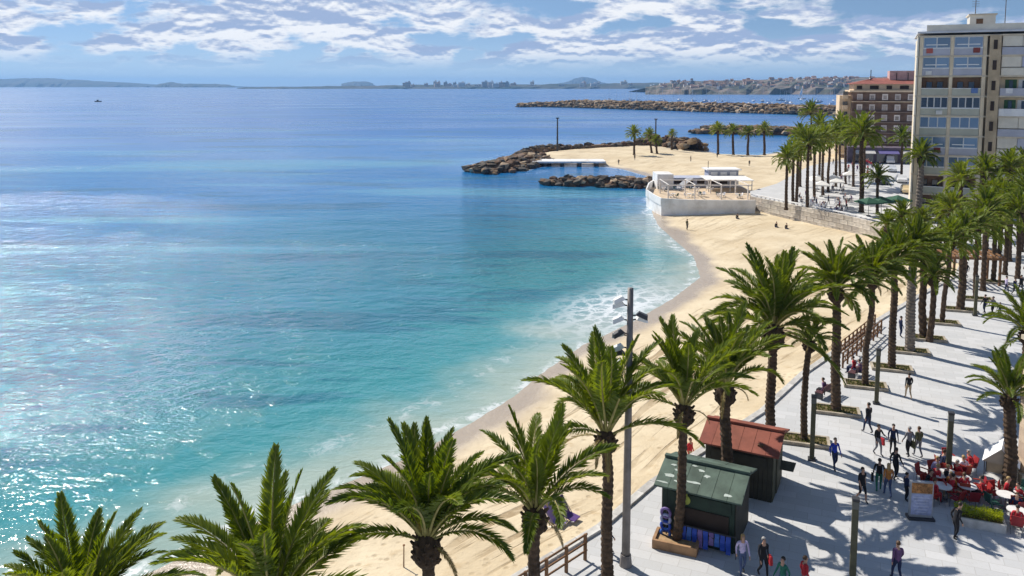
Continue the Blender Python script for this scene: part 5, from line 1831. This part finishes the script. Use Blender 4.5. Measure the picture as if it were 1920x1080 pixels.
def hair_mesh(me, long):
    z0, b_ = me['hz0'], me['hb']
    cx, cy, cz = 0, -.19 * b_ - .012, z0 + .70
    vv, ff = [], []
    n, mrows = 10, 5
    for i in range(mrows + 1):
        ph = math.pi * (0.02 + 0.60 * i / mrows)
        for k in range(n):
            a = 2 * math.pi * k / n
            back = math.sin(a) > -0.35
            pz = ph if back else min(ph, math.pi * 0.34)
            rr = math.sin(pz)
            dz = -0.10 * long * max(0, i - 3) if back else 0
            vv.append((cx + .092 * rr * math.cos(a), cy + .108 * rr * math.sin(a) + .012, cz + .105 * math.cos(pz) + dz))
    for i in range(mrows):
        for k in range(n):
            ff.append((i * n + k, i * n + (k + 1) % n, (i + 1) * n + (k + 1) % n, (i + 1) * n + k))
    ff.append(tuple(range(n)))
    return MB().add(vv, ff).mesh('hair', [vmat('hair_dark', (0.025, 0.017, 0.012), 0.6, 0.2, 10, 0)], True)


HAIR = {(k, l): hair_mesh(me, l) for k, me in BODY.items() for l in (0, 1)}
hair_cols = {'dark': MATS['hair_dark'], 'brown': vmat('hair_brown', (0.09, 0.05, 0.025), 0.6, 0.2, 10, 0), 'blond': vmat('hair_blond', (0.40, 0.27, 0.12), 0.6, 0.2, 10, 0), 'grey': vmat('hair_grey', (0.35, 0.34, 0.33), 0.6, 0.2, 10, 0)}
skin_m = vmat('skin', (0.46, 0.27, 0.19), 0.6, 0.1, 5, 0)
shoe_m = vmat('shoes', (0.05, 0.045, 0.045), 0.6, 0.2, 5, 0)


def cloth(c_):
    return vmat('cloth_%.3f_%.3f_%.3f' % c_, c_, 0.9, 0.25, 6, 0.2, 30)


BLACK, NAVY, BLUE, RED, WHITE, LILAC, OLIVE, GREY, TAN, ORANGE, GREEN, PURPLE, JEAN = ((0.018, 0.018, 0.022), (0.02, 0.03, 0.08), (0.03, 0.06, 0.45), (0.48, 0.03, 0.04), (0.75, 0.75, 0.78), (0.55, 0.48, 0.68),
    (0.10, 0.10, 0.05), (0.22, 0.22, 0.24), (0.45, 0.34, 0.22), (0.50, 0.20, 0.05), (0.03, 0.16, 0.11), (0.14, 0.07, 0.16), (0.07, 0.10, 0.20))


def person(loc, rz, pose, shirt, trous, label, group=None, hair='dark', long=0, sleeves=True, shorts=False, sc=1.0, bag=None, detail=True):
    r_ = thing('person', label, 'person', loc, rz, group, sc)
    b_ = ob('body', BODY[pose], r_)
    ms = [skin_m, cloth(shirt), cloth(trous), shoe_m, cloth(shirt) if sleeves else skin_m, skin_m if shorts else cloth(trous)]
    for k, mt in enumerate(ms):
        b_.material_slots[k].link = 'OBJECT'
        b_.material_slots[k].material = mt
    if detail:
        h_ = ob('hair', HAIR[(pose, long)], r_)
        h_.material_slots[0].link = 'OBJECT'
        h_.material_slots[0].material = hair_cols[hair]
    if bag:
        MB().box((.30, 0, .72), (.12, .3, .36), 0, 0, .8).build('bag', cloth(bag), r_)
    return r_


W = 'people walking on the promenade'
P_ = lambda u, v: gp(u, v)
person(P_(1615, 940), R(15), 'walk', BLACK, BLACK, 'man in black T-shirt and dark shorts nearest the kiosk shadow', W, sleeves=False, shorts=True)
person(P_(1647, 922), R(160), 'walk2', BLACK, GREEN, 'person in black top and green trousers beside the orange-topped woman', W, bag=BLACK)
person(P_(1664, 932), R(170), 'walk', ORANGE, JEAN, 'woman in orange-brown top with blond hair', W, hair='blond', long=1, sleeves=False)
person(P_(1678, 900), R(120), 'walk', BLACK, BLACK, 'person all in black striding behind the orange-topped woman', W)
person(P_(1564, 880), R(10), 'walk2', BLUE, NAVY, 'person in bright blue jacket beside the kiosk lamp post', W)
person(P_(1627, 812), R(200), 'walk', BLACK, NAVY, 'tall person in black on the palm shadow line', W, sc=1.06)
person(P_(1645, 853), R(20), 'hold', BLACK, GREY, 'person in dark top holding up a dark sheet', W, bag=RED)
person(P_(1673, 852), R(-10), 'stand', NAVY, BLACK, 'person in navy standing in the middle of the group', W)
person(P_(1703, 857), R(190), 'walk2', GREY, BLACK, 'grey-jacketed person, left one of the pair walking away', W, hair='grey')
person(P_(1721, 857), R(185), 'walk', OLIVE, GREY, 'olive-jacketed person, right one of the pair walking away', W, hair='brown', bag=OLIVE)
person(P_(1703, 748), R(175), 'walk', BLACK, TAN, 'lone walker in dark top and tan trousers on open paving', W)
person(P_(1698, 940), R(90), 'stand', NAVY, BLACK, 'small figure in navy just left of the information board', W, sc=0.85)
person(P_(1391, 1076), R(0), 'walk2', LILAC, JEAN, 'woman in pale lilac top in front of the green kiosk', W, hair='blond', long=1)
person(P_(1430, 1082), R(10), 'walk', BLACK, BLACK, 'person in black with red bag in front of the green kiosk', W, bag=RED, hair='grey')
person(P_(1681, 1090), R(180), 'walk', PURPLE, NAVY, 'person in purple patterned coat in the palm crown shadow', W, hair='brown')
person(P_(1507, 1120), R(100), 'stand', RED, GREY, 'person in red at the very bottom edge beside the kiosk shadow', W, hair='brown')
person(P_(1466, 1122), R(-60), 'walk', GREEN, JEAN, 'person in green at the very bottom edge', W)
person(P_(1688, 632), R(90), 'stand', NAVY, NAVY, 'person in navy standing by the beach edge past the ramp', W)
for u, v, sh_, tr_, lb in ((1846, 588, BLACK, NAVY, 'darkest walker of the trio beyond the pergola lamp post'), (1861, 592, GREY, BLACK, 'grey-topped walker of the trio beyond the pergola lamp post'), (1874, 596, NAVY, GREY, 'short walker of the trio beyond the pergola lamp post'),
                           (1886, 550, LILAC, NAVY, 'walker in pale top far up the promenade at the right'), (1902, 554, NAVY, BLACK, 'walker in navy far up the promenade at the right'), (1914, 548, BLACK, BLACK, 'walker in black at the far right edge'), (1812, 522, BLACK, GREY, 'figure in black beside the pergola posts')):
    person(P_(u, v), R(random.uniform(0, 360)), random.choice(('walk', 'walk2')), sh_, tr_, lb, W, sc=0.8 if 'short' in lb else 1.0)
person(P_(1545, 745) + Vector((0, 0, 0)), R(-135), 'sit', PURPLE, BLACK, 'person in purple sitting on the bench by the bushy palm', W)
person(P_(1601, 702), R(-135), 'sit', RED, NAVY, 'person in dark red sitting on the bench by the ramp', W)
person(P_(1613, 708), R(-135), 'sit', PURPLE, NAVY, 'person in purple sitting on the bench by the ramp', W)
person(P_(1790, 1012), R(100), 'stoop', BLACK, BLACK, 'person in black stooping at the end of the hedge planter', W)
person(on_sand(1293, 876), R(40), 'stand', RED, TAN, 'person on the sand just behind the green kiosk roof', None, hair='brown')
person(on_sand(1288, 431), R(120), 'stand', OLIVE, BLACK, 'lone figure standing on the far beach below the restaurant', None)
for u, v, lb in ((1455, 426, 'left one of two figures sitting against the pale stone wall'), (1474, 429, 'right one of two figures sitting against the pale stone wall'), (1382, 410, 'small figure sitting by the restaurant wall')):
    person(on_sand(u, v) - Vector((0, 0, 0.4)), R(20), 'sit', BLACK, NAVY, lb, None)
person(P_(1137, 1040), R(100), 'walk', NAVY, NAVY, 'person in navy half hidden behind the slim palm trunk', W)
crs2 = random.Random(3)
tops = [RED, RED, RED, ORANGE, LILAC, BLACK, RED, WHITE, NAVY]
k = 0
CN = {RED: 'red', ORANGE: 'orange', LILAC: 'lilac', BLACK: 'black', WHITE: 'white', NAVY: 'navy'}
taken = [s_ for s_ in SEATS if crs2.random() < 0.6][:20]
taken.sort(key=lambda s_: s_[0].x / s_[0].y)
for i, (q, rz) in enumerate(taken):
    if True:
        top_c = crs2.choice(tops)
        person(q + Vector((0, 0, 0.0)), rz, 'sit', top_c, crs2.choice((BLACK, NAVY, TAN, RED)), '%s seated cafe guest from the left, wearing a %s top' % (ORD[i], CN[top_c]), 'cafe guests', hair=crs2.choice(('dark', 'brown', 'blond', 'grey')))
for q, rz in FARSEAT:
    if crs2.random() < 0.6:
        person(q, rz, 'sit', crs2.choice((BLACK, NAVY, PURPLE, GREY, WHITE)), BLACK, 'guest seated on the far terrace under the palm grove', 'far terrace guests', detail=False)
for k in range(46):
    u, v = crs2.choice(((crs2.uniform(1505, 1605), crs2.uniform(330, 398)), (crs2.uniform(1560, 1640), crs2.uniform(305, 345)), (crs2.uniform(1600, 1670), crs2.uniform(300, 318))))
    person(gp(u, v), crs2.uniform(0, 6.28), crs2.choice(('walk', 'walk2', 'stand')), crs2.choice((BLACK, NAVY, PURPLE, GREY, RED, WHITE)), crs2.choice((BLACK, NAVY, GREY)), 'tiny stroller in the crowd on the far promenade', 'far promenade crowd', detail=False)
for k, (u, v) in enumerate(((1160, 303), (1295, 303), (1190, 299), (1345, 296), (1405, 312))):
    p = gp(u, v, -1.2)
    p.z = sand_z(p.x, p.y)
    person(p, crs2.uniform(0, 6.28), 'stand', BLACK, BLACK, 'tiny dark figure on the far sandy spit beach', 'figures on the far sand', detail=False)

# ================================================================== HAZE
hz_m = bpy.data.materials.new('haze')
t = NT(hz_m)
pv = t.n('ShaderNodeVolumePrincipled', {'Color': (0.30, 0.57, 1.0, 1), 'Density': 0.00009, 'Anisotropy': 0.2})
t.t.links.new(pv.outputs[0], t.out.inputs['Volume'])
hb = MB().box((0, 0, 65), (31000, 31000, 160)).build('haze', hz_m)
hb['kind'] = 'stuff'
